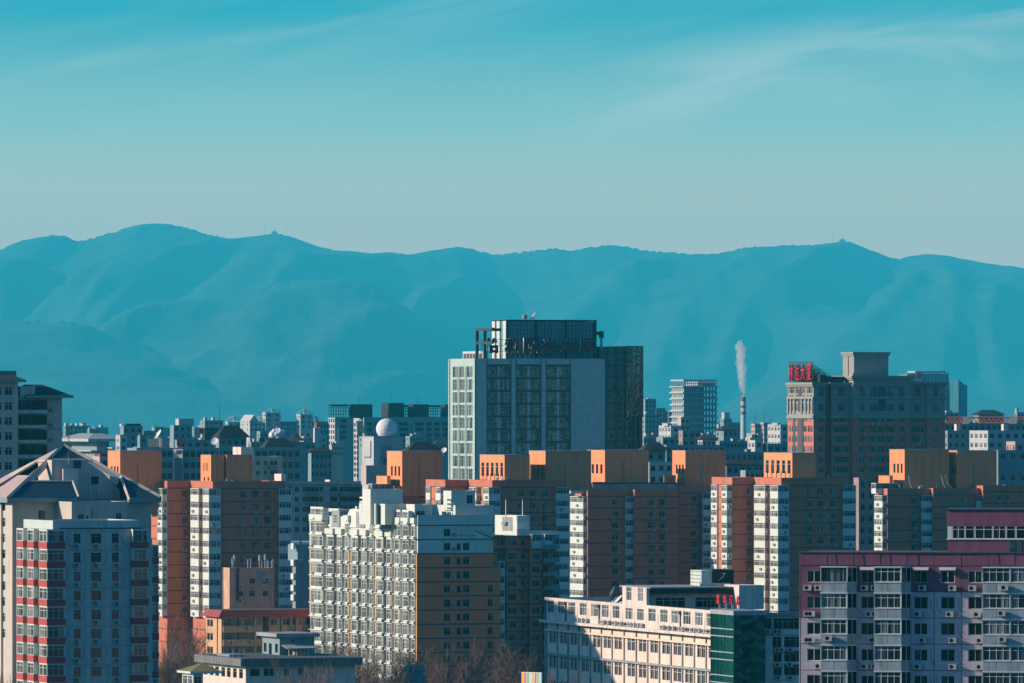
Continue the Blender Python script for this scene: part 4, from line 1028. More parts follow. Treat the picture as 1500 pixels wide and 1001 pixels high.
dish('satellite_dish', 'tilted dish left of the small windowed roof tower on the white office', 906.5, 880, 1046, .85, 192, 44, post=.5)
dish('satellite_dish', 'dark mesh dish behind the parapet of the white office left of its roof tower', 899, 868, 1052, .9, 190, 25, mat='dframe', post=.9)
m = M()
for k in range(3): m.tube((b.fx(1084, 3) + k * .5, 3 + k * .8, zt - .3), (b.fx(1116, 9) + k, 9 + k, zt - .5), .12, n=5)
b.part('roof_pipe', m, ['steel'])
sg = B('rooftop_sign', 'four small red Chinese characters on posts above the green glass stair corner', 'sign', 1081, 985, 17)
for px, c, zz in zip((1052.2, 1062, 1071.3, 1081), '富华酒店', (888.2, 889.6, 888.6, 889)):
    y = sg.ly(px, -.2); o = text_mesh(c, 1.32, .72, .12, 'signred', 'character', sg.e); o.rotation_euler = (0, 0, -math.pi / 2.15); o.location = (-.2, y, zt + .95)
    q = M(); q.tube((-.05, y - .25, zt - .1), (-.05, y - .25, zt + 1.5), .05, n=4); q.tube((-.05, y + .25, zt - .1), (-.05, y + .25, zt + 1.5), .05, n=4); sg.part('post', q, ['steel'])

# ---------------------------------------------------------------- purple and lilac panel block, lower right
s_ = B('apartment_block', 'purple topped lilac panel block with grey balconies and wall mounted fan units', 'apartment block', 1170.5, 792, -8)
b = s_; K = F / 792; zt = b.z(809.5); fl = [b.z(p) for p in (866.8, 904.9, 943.1, 981.6, 1020, 1058)]; zq = b.z(828.3)
U = lambda x: b.fx(1150 + x / 3.563); W = b.fx(1560)
m = M(); wl = {0: [], 1: []}; acs = []
colz = [(115, 187), (397, 463), (672, 745), (812, 887), (955, 1030)]
for ci, (a, e) in enumerate(colz):
    x = (U(a) + U(e)) / 2; ww = round(U(e) - U(a), 1)
    for k in range(6):
        zb = fl[k] + 48 / 3.563 / K; cols = 2
        wl[0 if k == 0 or (ci == 0 and k == 1) else 1].append((x, zb, ww, 1.32, {'cols': cols, 'tr': 0, 'fm': 'frame' if RND.random() < .45 else 'gframe'}))
        acs.append((x + RND.choice((-.3, .2, .5)), zb - .85))
        if ci in (0, 1) and RND.random() < .75: acs.append((x + (-.85 if ci == 0 else 1.0) * .8, zb - .85))
kw = dict(gm='glass_dark', sub=True, depth=.3)
xs = U(191)
b.facade(m, 'F', 0, 0, xs, fl[1], fl[0], [q for q in wl[0] if q[0] < xs and q[1] < fl[0]], 1, **kw)
b.facade(m, 'F', 0, 0, xs, 0, fl[1], [q for q in wl[1] if q[0] < xs], 2, **kw)
b.facade(m, 'F', 0, 0, W, fl[0], zq, [q for q in wl[0] if q[1] > fl[0]], 1, **kw)
b.facade(m, 'F', 0, xs, W, 0, fl[0], [q for q in wl[1] if q[0] > xs], 2, **kw)
jt = [0.12, U(220), U(358), U(497), U(638), U(778), U(920), U(1062), U(1200)]
for x in jt: m.box(x - .035, x + .035, -.012, .02, 0, zq - .02, 3)
for z in fl[:5]: m.box(0, W, -.014, .02, z - .03, z + .035, 3)
m.wall('L', 0, 0, 13, 0, zt, m=1); m.wall('R', W, 0, 13, 0, zt, m=1); m.wall('B', 13, 0, W, 0, zt, m=1); m.poly([(0, 0, zt - .02), (W, 0, zt - .02), (W, 13, zt - .02), (0, 13, zt - .02)], 3)
m.box(-.15, W + .1, -.25, .3, zt, zt + .09, 3)
xp = [-.0] + [U(q) for q in (220, 358, 497, 638, 778, 920, 1062, 1200)] + [W]
for i in range(len(xp) - 1):      # slanting parapet panels, each a little askew
    d = RND.uniform(.08, .14); g = RND.uniform(.0, .03)
    m.slab([(xp[i] + .02, -d, zt - .003), (xp[i + 1] - .02, -d - g, zt - .003), (xp[i + 1] - .02, -.05 - g, zq + .02 + g), (xp[i] + .02, -.05, zq + .02)], (0, 1, 0), -.05, 0)
b.part('wall', m, ['purple', 'purplesiding', 'lilac', 'band'])
for x in (U(250), U(395), U(530), U(675), U(1100)):
    m = M(); p = [Vector((x, -.19, zt)), Vector((x - .08, -.2, zt - .5)), Vector((x - .2, -.19, zt - 1.2))]
    for u, v in zip(p, p[1:]): m.tube(u, v, .022, n=4, cap=False)
    b.part('cable', m, ['black'])
for ci, x in ((1, U(372)), (2, U(655)), (3, U(790)), (4, U(905)), (2, U(760))):
    for k in range(5):
        if RND.random() < .7:
            m = M(); z = fl[k] - .6; p = [Vector((x, -.04, z)), Vector((x + .05, -.05, z - 1.0)), Vector((x + .3, -.05, z - 1.5)), Vector((x + .6, -.05, z - 1.6))]
            for u, v in zip(p, p[1:]): m.tube(u, v, .018, n=4, cap=False)
            b.part('cable', m, ['black'])
for x, z in acs: b.ac('F', x, z, 0)
# tin hoods over the top windows
for a, e in colz[1:4]:
    q = M(); z = fl[0] + 2.35; x0 = U(a) - .15; x1 = U(e) + .1
    q.slab([(x0, -.02, z + .3), (x1, -.02, z + .3), (x1, -.5, z), (x0, -.5, z)], (0, -.5, 1), .03); b.part('window_hood', q, ['ac'])
# balconies
def pbay(xa, xe, cant, ztop, glassy0=False, ncol=4):
    dp = 1.35; h = (fl[0] - fl[1])
    for k in range(5):
        ztp = ztop - k * h; m = M(); xw = round(xe - xa - .1, 1); wz = ztp - 1.62
        b.facade(m, 'F', -dp, xa, xe, ztp - h, ztp, [((xa + xe) / 2, wz, xw, 1.5, {'cols': ncol, 'tr': .28, 'gm': 'glass', 'fm': 'frame' if not (glassy0 and k == 0) else 'dframe'})], 0, sub=True, depth=.22)
        if cant: m.slab([(xe, -dp, ztp - h), (xe + cant, 0, ztp - h), (xe + cant, 0, wz), (xe, -dp, wz)], (1, -.5, 0), .1, 0)
        q = [(xe, -dp), (xe + max(cant, .001), 0)]
        if cant:
            m.slab([(xe, -dp, wz + 1.5), (xe + cant, 0, wz + 1.5), (xe + cant, 0, ztp), (xe, -dp, ztp)], (1, -.5, 0), .1, 1)
            m.slab([(xe + .02, -dp + .06, wz), (xe + cant, -.03, wz), (xe + cant, -.03, wz + 1.5), (xe + .02, -dp + .06, wz + 1.5)], (1, -.5, 0), .05, 3)
            for f in (.0, .5, .93): m.box(xe + cant * f - .03, xe + cant * f + .04, -dp * (1 - f) - .03, -dp * (1 - f) + .05, wz, wz + 1.5, 1)
        else: m.wall('R', xe, -dp, 0, ztp - h, ztp)
        m.wall('L', xa, -dp, 0, ztp - h, ztp)
        pl = [(xa, -dp), (xe, -dp), (xe + cant, 0), (xa, 0)]
        m.poly([(x, y, ztp) for x, y in pl]); m.poly([(x, y, ztp - h) for x, y in pl])
        m.box(xa - .04, xe + .04, -dp - .06, -dp - .003, ztp - .1, ztp + .03, 1); m.box(xa - .03, xe + .03, -dp - .05, -dp - .004, wz - .09, wz - .005, 1)
        if not glassy0 or k: m.box(xa + (xe - xa) * .5 - .012, xa + (xe - xa) * .5 + .012, -dp - .008, -dp - .001, ztp - h + .1, wz - .1, 2)
        b.part('balcony', m, ['concrete', 'frame', 'band', 'glass_dark'])
zb0 = fl[0] + 1.0 + 1.72
pbay(U(192), U(330), .95, zb0, True); pbay(U(470), U(612), .95, zb0)
pbay(U(1035), U(1180), 0, zb0, ncol=4); pbay(U(1180) + .003, U(1420), 0, zb0, ncol=6)
for x, z in ((U(1150), fl[0] + .35), (U(1135), fl[1] + .4), (U(1140), fl[2] + .4), (U(232), fl[2] + .45)): b.ac('F', x, z - .1, -1.35)
# purple penthouse
m = M(); y = 3.2; x0 = b.fx(1386.5, y); x1 = b.fx(1600, y); z1 = b.z(747, x0, y); za = b.z(771.5, x0, y); zbm = b.z(790, x0, y); z0 = b.z(807, x0, y)
V = lambda x: b.fx(1150 + x / 3.563, y)
m.box(x0, x1, y, y + 8, z1 - 1.75, z1, 0); m.box(x0 + .15, x1, y - .0, y + 7.8, zt - .2, zbm, 0); m.box(x0 - .12, x1, y - .15, y + 8.1, z1 + .003, z1 + .12, 2); m.box(x0 - .05, x1, y - .1, y + .0, zbm - .05, zbm + .04, 1)
m.box(x0 + .3, x1, y + .4, y + 7, zbm, z1 - 1.75, 3); m.box(x0 + .1, x0 + .7, y + .02, y + .06, zbm + .02, z1 - 1.77, 1)
m.box(V(1172), V(1204), y - .05, y - .004, zt - .1, zbm - .1, 4); m.box(V(1207), V(1235), y - .05, y - .004, zt - .1, zbm - .1, 2)
b.part('penthouse', m, ['purple', 'frame', 'dframe', 'glass_dark', 'glass_teal'])
x = V(872); k = 0
while x < x1 - 1:
    wd = (1.35, 1.0, 1.9)[k % 3]; b.win('F', x + wd / 2, zbm + .04, y - .05, wd, round(z1 - 1.75 - zbm, 1), 1 if wd < 1.2 else 2, .28, 'frame', 'glass_dark', 'penthouse_window'); x += wd + .05; k += 1

# ---------------------------------------------------------------- lower left: yellow block, stained block, flat roofs
b = B('apartment_block', 'low yellow block under a red tiled mansard edge behind the flat grey roof', 'apartment block', 324.5, 1632, 20)
m = M(); fh = 3.0; zt = b.z(904.5); W = b.fx(470); Dp = b.ly(301.5); fw = []; sg_ = []
for z in [zt - 1.9 - k * fh for k in range(5)]:
    fw += [(b.fx(px), z, w_, 1.5, {'cols': c_}) for px, w_, c_ in ((333, 1.6, 2), (342, 1.9, 3), (353, 1.6, 2), (364, 1.8, 3), (379, 1.1, 1), (401, 1.5, 1), (419, 1.6, 2), (427, 2.0, 3), (444, 1.8, 2), (453, 1.6, 2))]
lw = [(b.ly(px), z - .2, 1.9, 1.5, {'gm': 'glass_dark', 'fm': 'dframe', 'cols': 1}) for px in (305.5, 310) for z in [zt - 2 - k * fh for k in range(4)]]
b.block(m, 0, W, 0, Dp, 0, zt, fw, lw, par=0, mroof=1, kwF={'fm': 'gframe'})
for px in (325.2, 349, 371.5, 386, 411, 432): a = b.fx(px); m.box(a - .12, a + .12, -.12, -.002, 2, zt, 2)
for k in range(4): m.box(b.fx(326), b.fx(371), -.5, -.13, zt - 3.4 - k * fh, zt - 2.0 - k * fh, 0)
m.tube((-.1, b.ly(319), 2), (-.1, b.ly(319), zt), .1, n=5, m=2); m.box(b.fx(388), b.fx(393), -.5, 0, 2, zt + .3, 2)
b.part('wall', m, ['yellow', 'dkgrey', 'band'])
m = M(); e = 1.0; h_ = 1.55; P = [(-e, -e), (W + e, -e), (W + e, Dp + e), (-e, Dp + e)]; Q = [(.1, .1), (W - .1, .1), (W - .1, Dp - .1), (.1, Dp - .1)]
for k in range(4): i = (k + 1) % 4; m.poly([(*P[k], zt + .02), (*P[i], zt + .02), (*Q[i], zt + h_), (*Q[k], zt + h_)], 0)
m.poly([(*q, zt + h_) for q in Q], 1); m.poly([(*q, zt + .015) for q in P], 1)
b.part('roof', m, ['redroof', 'dkgrey'])
for px, k in ((361, 0), (337, 1), (428, 0), (447, 0), (366, 1)): b.ac('F', b.fx(px), zt - 2.7 - k * fh, -.5 if px < 371 else 0)
b = B('apartment_block', 'stained beige block crowned with phone aerials in front of the left terracotta tower', 'apartment block', 336.3, 1668, 20)
m = M(); zt = b.z(832); W = b.fx(401.5); Dp = b.ly(325.5); b.block(m, 0, W, 0, Dp, 0, zt, [(b.fx(px), b.z(py), 1.3, 1.2) for px in (369.5, 388.7, 352) for py in (855.5, 874) if px > 360 or py > 860], par=.5, mroof=1, kwF={'gm': 'glass_dark', 'fm': 'gframe'})
m.box(b.fx(375), b.fx(390), -.012, .0, b.z(853), b.z(836), 2); m.box(b.fx(346), b.fx(349.5), -.35, -.0, b.z(880), zt, 3); m.tube((-.1, b.ly(327), 3), (-.1, b.ly(327), zt), .1, n=5, m=3)
b.part('wall', m, ['tan', 'dkgrey', 'grey', 'band'])
for px, py, s2 in ((340, 818, 0), (343, 813, 1), (341.5, 820, 0), (363, 820, 0), (367, 819, 0), (380, 813, 1), (383.5, 822, 0), (388, 812, 1), (392, 821, 1), (398, 822, 0), (400, 820, 0)):
    x = b.fx(px, 3); m = M(); m.tube((x, 3, zt - .5), (x, 3, b.z(py, 0, 3)), .06, n=5); 
    if s2: m.box(x - .22, x + .22, 2.7, 2.94, b.z(py + 9, 0, 3), b.z(py + 1, 0, 3), 0)
    else: m.box(x - .12, x + .12, 2.8, 2.94, b.z(py + 7, 0, 3), b.z(py, 0, 3), 0)
    b.part('aerial', m, ['frame'])
for k in (0, 1): b.ac('F', b.fx(352), b.z(863 + 19 * k), 0)

g_ = B('low_building', 'flat roofed grey building with a deep concrete eave above dark slit windows', 'building', 360, 1300, 20)
b = g_; m = M(); zt = b.z(976); W = b.fx(520); Dp = b.ly(297.5); lw = [(b.ly(px), b.z(995), 2.2, 1.7, {'cols': 1, 'gm': 'glass_dark', 'fm': 'gframe'}) for px in (301, 310, 318, 327, 335, 344, 353)]
b.block(m, 0, W, 0, Dp, 0, zt, [(b.fx(px), b.z(991), .9, 1.3, {'cols': 1, 'gm': 'glass_dark', 'fm': 'gframe'}) for px in (370, 377, 390, 398, 420, 440)], lw, par=0, mroof=1)
b.part('wall', m, ['cream', 'dkgrey'])
m = M(); m.box(-1.3, W + 1, -1.3, Dp + 1.2, zt + .003, zt + 1.35, 0)
for q in range(5): y = -1 + (Dp + 1) * q / 5; m.box(-1.33, -1.29, y, y + .05, zt + .05, zt + 1.3, 1)
m.poly([(-1, -1, zt + 1.36), (W, -1, zt + 1.36), (W, Dp, zt + 1.36), (-1, Dp, zt + 1.36)], 1)
b.part('eave', m, ['eavegrey', 'dkgrey'])
m = M(); m.box(0, 3, b.ly(336, 0), b.ly(318, 0), zt + 1.37, zt + 1.75, 0)
for px in (341, 350, 358.5): x = b.fx(px, 4); m.tube((x, 4, zt), (x, 4, zt + 2.8), .05, n=4)
b.part('roof_vent', m, ['steel'])
b = B('roof_hut', 'teal grey hut with an overhanging flat roof standing on the flat roofed grey building', 'hut', 409.6, 1318, 20, z=PZ(966, 1318))
m = M(); zt = b.z(933.5); W = b.fx(460.5); Dp = b.ly(384.5); b.block(m, 0, W, 0, Dp, -.6, zt, [(b.fx(429), b.z(941), .5, .5, {'cols': 1, 'tr': 0, 'gm': 'glass_dark', 'fm': 'dframe'})], [(b.ly(px), .5 + d, 1.6, h2, {'cols': 1, 'tr': 0, 'gm': 'glass_dark', 'fm': 'dframe'}) for px, h2, d in ((388.5, 1.6, .6), (396, 2.2, 0), (405, 1.6, .6))], par=0, mroof=1); b.part('wall', m, ['farteal', 'dkgrey'])
m = M(); m.box(-.9, W + .7, -1.0, Dp + .8, zt + .003, zt + .65); b.part('roof', m, ['grey'])
m = M(); x0 = b.fx(420, -4); x1 = b.fx(466, -4); z1 = b.z(950, 0, -4)
m.slab([(x0, -4.4, z1), (x1, -4.4, z1 + .05), (x1, -.9, z1 + .6), (x0, -.9, z1 + .55)], (0, -.2, 1), .12, 0)
for k in range(8): x = x0 + .4 + (x1 - x0 - .8) * k / 7; m.box(x - .06, x + .06, -4.2, -4.05, -.4, z1 - .1, 1)
for k in range(5): x = x0 + .6 + (x1 - x0 - 1.5) * k / 5; m.box(x, x + .8, -3.9, -3.2, -.4, .9 + .5 * (k % 2), 1)
b.part('lean_to', m, ['grey', 'farbeige'])
b = B('small_house', 'small white house with an olive sheet roof at the bottom, beside the flat grey building', 'house', 283, 1205, 20)
m = M(); zt = b.z(987); W = b.fx(297); Dp = b.ly(267); b.block(m, 0, W, 0, Dp, 0, zt, [(b.fx(290), zt - 2.0, 1.2, 1.5)], [((b.ly(px)), zt - 2.0, 2.4, 1.6, {'cols': 3, 'gm': 'glass'}) for px in (271, 278.5)], par=0); b.part('wall', m, ['white_clean'])
m = M(); z1 = b.z(971.5, 0, Dp / 2); e = .7; m.box(-e, W + 3, -e, Dp + e, zt + .003, zt + .35, 1); P = [(-e, -e), (W + 3, -e), (W + 3, Dp + e), (-e, Dp + e)]; q0 = (2.5, Dp * .5, z1); q1 = (W + 1, Dp * .5, z1); P = [(x, y, zt + .36) for x, y in P]
m.poly([P[0], P[1], q1, q0]); m.poly([P[2], P[3], q0, q1]); m.poly([P[3], P[0], q0]); m.poly([P[1], P[2], q1]); b.part('roof', m, ['greenroof', 'white_clean'])
b = B('roof_chimney', 'stout blue grey masonry chimney with a capped top among the bare trees', 'chimney', 597, 1390, 12)
m = M(); W = b.fx(625); x = b.fx(600); x2 = b.fx(621.5); z1 = b.z(975.5); m.box(0, W, 0, 3.4, 0, b.z(990), 0); m.box(.4, W - .5, .35, 3.1, b.z(990), b.z(984.5), 0); m.box(.15, W - .3, .1, 3.3, b.z(984.49), b.z(979), 0); m.box(.3, W - .45, .25, 3.15, b.z(978.99), z1, 0); b.part('stack', m, ['farteal'])
b = B('billboard', 'striped billboard in yellow pink green and pale blue at the foot of the white office', 'billboard', 763.5, 1240, -38)
m = M(); W = b.fx(793); z1 = b.z(984.5); z0 = b.z(1012); m.box(0, W, .05, .3, z0, z1, 0); b.part('board', m, ['frame'])
st = [(.85, .45, .08), (.70, .16, .22), (.25, .52, .22), (.55, .78, .78), (.85, .52, .14), (.70, .14, .24), (.34, .60, .26), (.45, .72, .74)]
for i, cc in enumerate(st):
    nm = 'stripe_' + 'abcdefgh'[i]; MT[nm] = flat('billboard_stripe', cc, .5)
    m = M(); a0 = W * i / 8 + .03; a1 = W * (i + 1) / 8 - .02; m.poly([(a0, .045 - .002, z0 + .1), (a1 - .1 * (i % 2), .043, z0 + .1), (a1, .043, z1 - .1), (a0 + .08 * (i % 3), .043, z1 - .1)]); b.part('stripe', m, [nm])
m = M()
for x in (.6, W - .6): m.tube((x, .6, 0), (x, .6, z1 - .5), .15, n=6)
b.part('post', m, ['steel'])

# ---------------------------------------------------------------- middle distance
def fwin(b, m, x0, x1, y, zt, n, fh, cols, ww, wh=1.5, face='F', mi=0, z0=0, gm='glass_dark', fm='gframe', first=1.0, name='window', depth=.25):
    ws = []
    for c in range(cols):
        a = x0 + (x1 - x0) * (c + .5) / cols
        for k in range(n): ws.append((a, zt - first - wh - k * fh, ww, wh, {'cols': max(1, round(ww / 1.4))}))
    b.facade(m, face, y, x0, x1, z0, zt, ws, mi, depth, gm=gm, fm=fm, name=name)

# radome building
b = B('office_building', 'white windowless block carrying the big white radome', 'building', 547.4, 2120, 20)
m = M(); zt = b.z(640.6); W = b.fx(590.7); Dp = b.ly(530.6); m.box(0, W, 0, Dp, 0, zt, 0); m.box(-.06, W + .06, -.06, Dp + .06, zt + .003, zt + .3, 1)
xa = b.fx(555); xe = b.fx(579); z = b.z(653); m.slab([(xa, 0, z - 6), (xe, 0, z - 6), (xe - 1.2, 0, z), (xa + 1.2, 0, z)], (0, -1, 0), -.35, 1)
m.box(b.fx(561), b.fx(574), -.5, -.36, z - 10, z - 3.5, 2); yy = (b.ly(535) + b.ly(543)) / 2; m.box(-.35, -.0, yy - 3, yy + 3, zt - 5.5, zt - 1, 0); m.box(-.3, .0, yy - 2.6, yy + 2.6, zt - 5.9, zt - 5.51, 1)
b.part('wall', m, ['farwhite', 'farteal', 'dkgrey'])
rbox(b, 529, 536.4, 570, 682, 705, -4, 'farbeige', 'low_wing', par=.4)
e = B('radome', 'big white spherical radome with hexagon seams on the roof of the windowless block', 'radome', 566.5, 2126, 0, z=b.z(640.6) + .3)
rr = 15.6 / F * 2126; cz = rr * .66
m = M(); m.dome((0, 0, cz), rr, -.72, 32, 20); smooth(e.part('shell', m, ['radome']))
m = M()
for a in range(5):
    t = .35 + .42 * a
    for k in range(9):
        u0 = 6.2832 * (k + .5 * (a % 2)) / 9; P = lambda t_, u_: Vector((rr * 1.004 * math.sin(t_) * math.cos(u_), rr * 1.004 * math.sin(t_) * math.sin(u_), cz + rr * 1.004 * math.cos(t_)))
        p0 = P(t, u0); p1 = P(t + .14, u0 + .35); p2 = P(t, u0 + .698); p3 = P(t + .42 if t + .42 < 2.2 else 2.2, u0 + .35)
        m.tube(p0, p1, .035, n=3, cap=False); m.tube(p1, p2, .035, n=3, cap=False); m.tube(p1, p3, .035, n=3, cap=False)
e.part('seam', m, ['seam']); m = M(); m.tube((0, 0, -.4), (0, 0, .4), rr * .66, n=24); e.part('base_ring', m, ['grey'])

# apartment blocks between the terracotta towers
b = B('apartment_block', 'long grey beige block with dark red balconies left of the golden slab', 'apartment block', 410, 2210, 20)
m = M(); zt = b.z(706); W = b.fx(566); fh = 3.0
ws = []
for px, w_ in ((425.5, 1.3), (435, 1.3), (446, 1.2), (455, 2.6), (462, 2.4), (471, 1.2), (489, 2.4), (503, 2.6), (511, 2.6), (520, 2.6), (528, 2.6), (541, 1.6)):
    ws += [(b.fx(px), zt - 3.0 - k * fh, w_, 1.5) for k in range(5)]
b.block(m, 0, W, 0, 14, 0, zt, ws, mroof=1, kwF={'gm': 'glass_dark', 'fm': 'gframe'}); m.box(-.05, W + .05, -.1, -.003, zt - 1.1, zt - .9, 2)
b.part('wall', m, ['farbeige', 'dkgrey', 'band'])
for pa, pb in ((450.5, 466.5), (484.5, 494), (498, 532)):
    for k in range(5):
        q = M(); z = zt - 3.0 - k * fh; q.box(b.fx(pa, -1), b.fx(pb, -1), -1.1, -.004, z - 1.15, z - .05); b.part('balcony', q, ['farbrown'])
rbox(b, 402, 412, 419, 694.5, 706, 3, 'cream', par=.2); rbox(b, 476, 483, 484, 703, 706, 3, 'cream', par=0)
b = B('apartment_block', 'grey beige block end right behind the twin peach boxes on the left', 'apartment block', 369, 2330, 20)
m = M(); zt = b.z(668.5); W = b.fx(414); ws = []
for px, w_ in ((378, 1.3), (389, 1.3), (401, 2.6)): ws += [(b.fx(px), zt - 2.9 - k * 3.0, w_, 1.5) for k in range(5)]
b.block(m, 0, W, 0, 12, 0, zt, ws, mroof=1, kwF={'gm': 'glass_dark', 'fm': 'frame'}); b.part('wall', m, ['farbeige', 'dkgrey'])
for k in range(4): q = M(); z = zt - 3.0 - k * 3.0; q.box(b.fx(395, -1), b.fx(407, -1), -1, -.004, z - 1.15, z - .1); b.part('balcony', q, ['farbrown'])
rbox(b, 341, 353, 372, 655, 672, -2, 'cream', par=.2, name='roof_room')
b = B('office_building', 'teal office with a tall white sign strip between two peach boxes', 'office building', 253.5, 2420, 14)
m = M(); zt = b.z(656.5); x0 = b.fx(200); W = b.fx(440)
for xa, xe, cols in ((x0, b.fx(253), 6), (b.fx(268.5), W, 18)): fwin(b, m, xa, xe, 0, zt, 6, 3.6, cols, 1.7, 2.0)
b.facade(m, 'F', 0, b.fx(253), b.fx(268.5), 0, zt, (), 0); m.wall('L', x0, 0, 16, 0, zt); m.poly([(x0, 0, zt), (W, 0, zt), (W, 16, zt), (x0, 16, zt)], 1); b.part('wall', m, ['farteal', 'dkgrey'])
sg = B('vertical_sign', 'tall white strip sign with a blue mark at its head on the teal office', 'sign', 253.7, 2419.6, -14)
W2 = sg.fx(267.2); zs1 = sg.z(658); zs0 = sg.z(716)
m = M(); m.box(0, W2, .05, .45, zs0, zs1); sg.part('panel', m, ['cream'])
MT['signblue'] = flat('blue_sign_mark', (.03, .12, .16))
m = M(); k = (zs1 - zs0) / 58
def gl(pts):
    for (xa, ya), (xe, ye) in zip(pts, pts[1:]): m.bar((W2 * xa, .0, zs1 - ya * k), (W2 * xe, .0, zs1 - ye * k), .3)
gl([(.38, 1.6), (.42, 3.2), (.30, 7)]); gl([(.36, 3.6), (.60, 4.6), (.52, 7.6)]); gl([(.62, 4.8), (.72, 1.5), (.84, 5.2)]); gl([(.6, 5.2), (.86, 5.2)])
sg.part('mark', m, ['signblue'])
m = M()
for q in range(13): x = W2 * (.12 + .80 * q / 12); m.box(x, x + .09 + .05 * (q % 3), -.0, .045, zs0, zs1 - 13 * k)
sg.part('slat', m, ['signblue'])
# construction pair
b = B('unfinished_tower', 'unfinished twin slab towers wrapped in dark netting at the top left of the office tower', 'building site', 490.6, 4060, 16)
m = M(); zt = b.z(611.5); fh = 3.1; Dp = b.ly(480.8); xs_ = b.fx(518)
b.facade(m, 'L', 0, 0, Dp, 0, zt, [(Dp * (i + .5) / 3, zt - 2.8 - k * fh, 3.6 * Dp / 18, 1.9, {'cols': 1, 'tr': 0}) for i in range(3) for k in range(11)], 0, gm='glass_dark', fm='dframe')
b.facade(m, 'F', 0, 0, xs_, 0, zt, [(b.fx(px), zt - 3 - k * fh, w_, 1.9, {'cols': 1, 'tr': 0}) for px, w_ in ((503, 3.4),) for k in range(4)], 1, gm='glass_dark', fm='dframe'); m.box(b.fx(494.5), b.fx(496.5), -.5, 0, 0, zt - 6, 0); m.box(b.fx(499), b.fx(516), -.4, 0, 0, zt - 12, 3)
m.poly([(0, 0, zt), (xs_, 0, zt), (xs_, Dp, zt), (0, Dp, zt)], 2)
y = -3; xc = b.fx(533, y); xq = b.fx(518, y); yl = b.ly(518, xc); xe = b.fx(672, y); zc = b.z(611.5)
b.facade(m, 'L', xc, y, yl, 0, zc, [(y + (yl - y) * (i + .5) / 4, zc - 5 - k * fh, (yl - y) / 6, 1.8, {'cols': 1, 'tr': 0}) for i in range(4) for k in range(10)], 0, gm='glass_dark', fm='dframe')
b.facade(m, 'F', y, xc, xe, 0, zc, [(b.fx(px, y), zc - 4.6 - k * fh * 1.0, 3.2, 2.0, {'cols': 1, 'tr': 0}) for px in (541, 553, 587, 593, 611, 616, 628, 640, 651) for k in range(9)], 1, gm='glass_dark', fm='dframe')
for px in (547, 583, 600, 606, 622, 634, 646, 657): a = b.fx(px, y); m.box(a - .8, a + .8, y - .5, y - .004, 0, zc - 4, 3)
m.poly([(xc, y, zc), (xe, y, zc), (xe, 20, zc), (xc, 20, zc)], 2); b.part('wall', m, ['farwhite', 'farteal', 'dkgrey', 'farteal'])
for pa, pc, pb, ty in ((511, 513, 545.5, 592.5), (558.5, 569, 592, 590.5), (597, 605, 628, 592.5), (645.5, 652, 672, 592.5)):
    m = M(); y = 0; x0 = b.fx(pc, y); x1 = b.fx(pb, y); y1 = min(b.ly(pa, x0), 22); m.box(x0, x1, y, y1, zt - .5, b.z(ty), 0); b.part('netting', m, ['net'])
for pa, pb, ty in ((485.5, 510, 593), (592, 598, 594), (628, 645, 594)):
    m = M(); x0 = b.fx(pa, 2); x1 = b.fx(pb, 2); z1 = b.z(ty); n_ = max(3, int((x1 - x0) / 1.3))
    for y in (2, 8):
        for i in range(n_ + 1): x = x0 + (x1 - x0) * i / n_; m.bar((x, y, zt - .3), (x, y, z1), .16)
        for i in range(5): z = zt + (z1 - zt) * i / 4; m.bar((x0, y, z), (x1, y, z), .2)
    m.box(x0, x1, 1.9, 8.1, z1 - .9, z1 - .1); b.part('scaffold', m, ['net'])
for px, ty in ((527, 579), (574, 580), (612, 580), (580, 587)): m = M(); m.tube((b.fx(px, 6), 6, zt), (b.fx(px, 6), 6, b.z(ty)), .12, n=4); b.part('aerial', m, ['net'])
# open concrete frame tower
b = B('unfinished_tower', 'bare concrete frame tower with projecting floor slabs beside the striped chimney', 'building site', 1001.5, 4000, 16)
fh = 8.9 * 4000 / F; zt = b.z(566); W = b.fx(1049.5); Dp = b.ly(983); m = M()
for k in range(14):
    z = zt - k * fh; m.box(-.8, W + .9, -.8, Dp + .8, z - .55, z, 0)
xq = b.fx(1029)
m.box(.35, xq, .35, Dp - .35, 0, zt - .56, 2)
for i in range(5):
    for yy in (0, Dp - .7): x = xq + (W - .7 - xq) * i / 4; m.box(x, x + .8, yy, yy + .7, 0, zt - .56, 1)
for i in range(6):
    y = Dp * i / 6; m.box(0, .34, y, y + .9, 0, zt - .56, 0)
for k in range(1, 14):
    z = zt - k * fh; m.box(xq, W, .02, .3, z, z + 1.0, 1); m.box(0, .3, .02, Dp, z, z + .6, 0)
b.part('frame', m, ['farwhite', 'farteal', 'farteal'])
m = M(); z1 = b.z(556.8)
for i in range(17):
    x = W * i / 16; m.box(x - .2, x + .2, 0, .5, zt, z1)
for i in range(6): y = Dp * i / 5; m.box(0, .5, y - .2, y + .2, zt, z1)
m.box(-.2, W, -.1, .5, z1 - .6, z1 + .2); m.box(-.2, .5, .51, Dp, z1 - .6, z1 + .2); m.box(0, W, -.05, .4, zt + 1.4, zt + 1.8); m.box(W * .45, W * .62, 1, Dp - 1, zt, z1 - .8); m.box(W * .62, W * .97, .8, 1.2, zt, z1 - 1.0)
b.part('roof_frame', m, ['farwhite'])
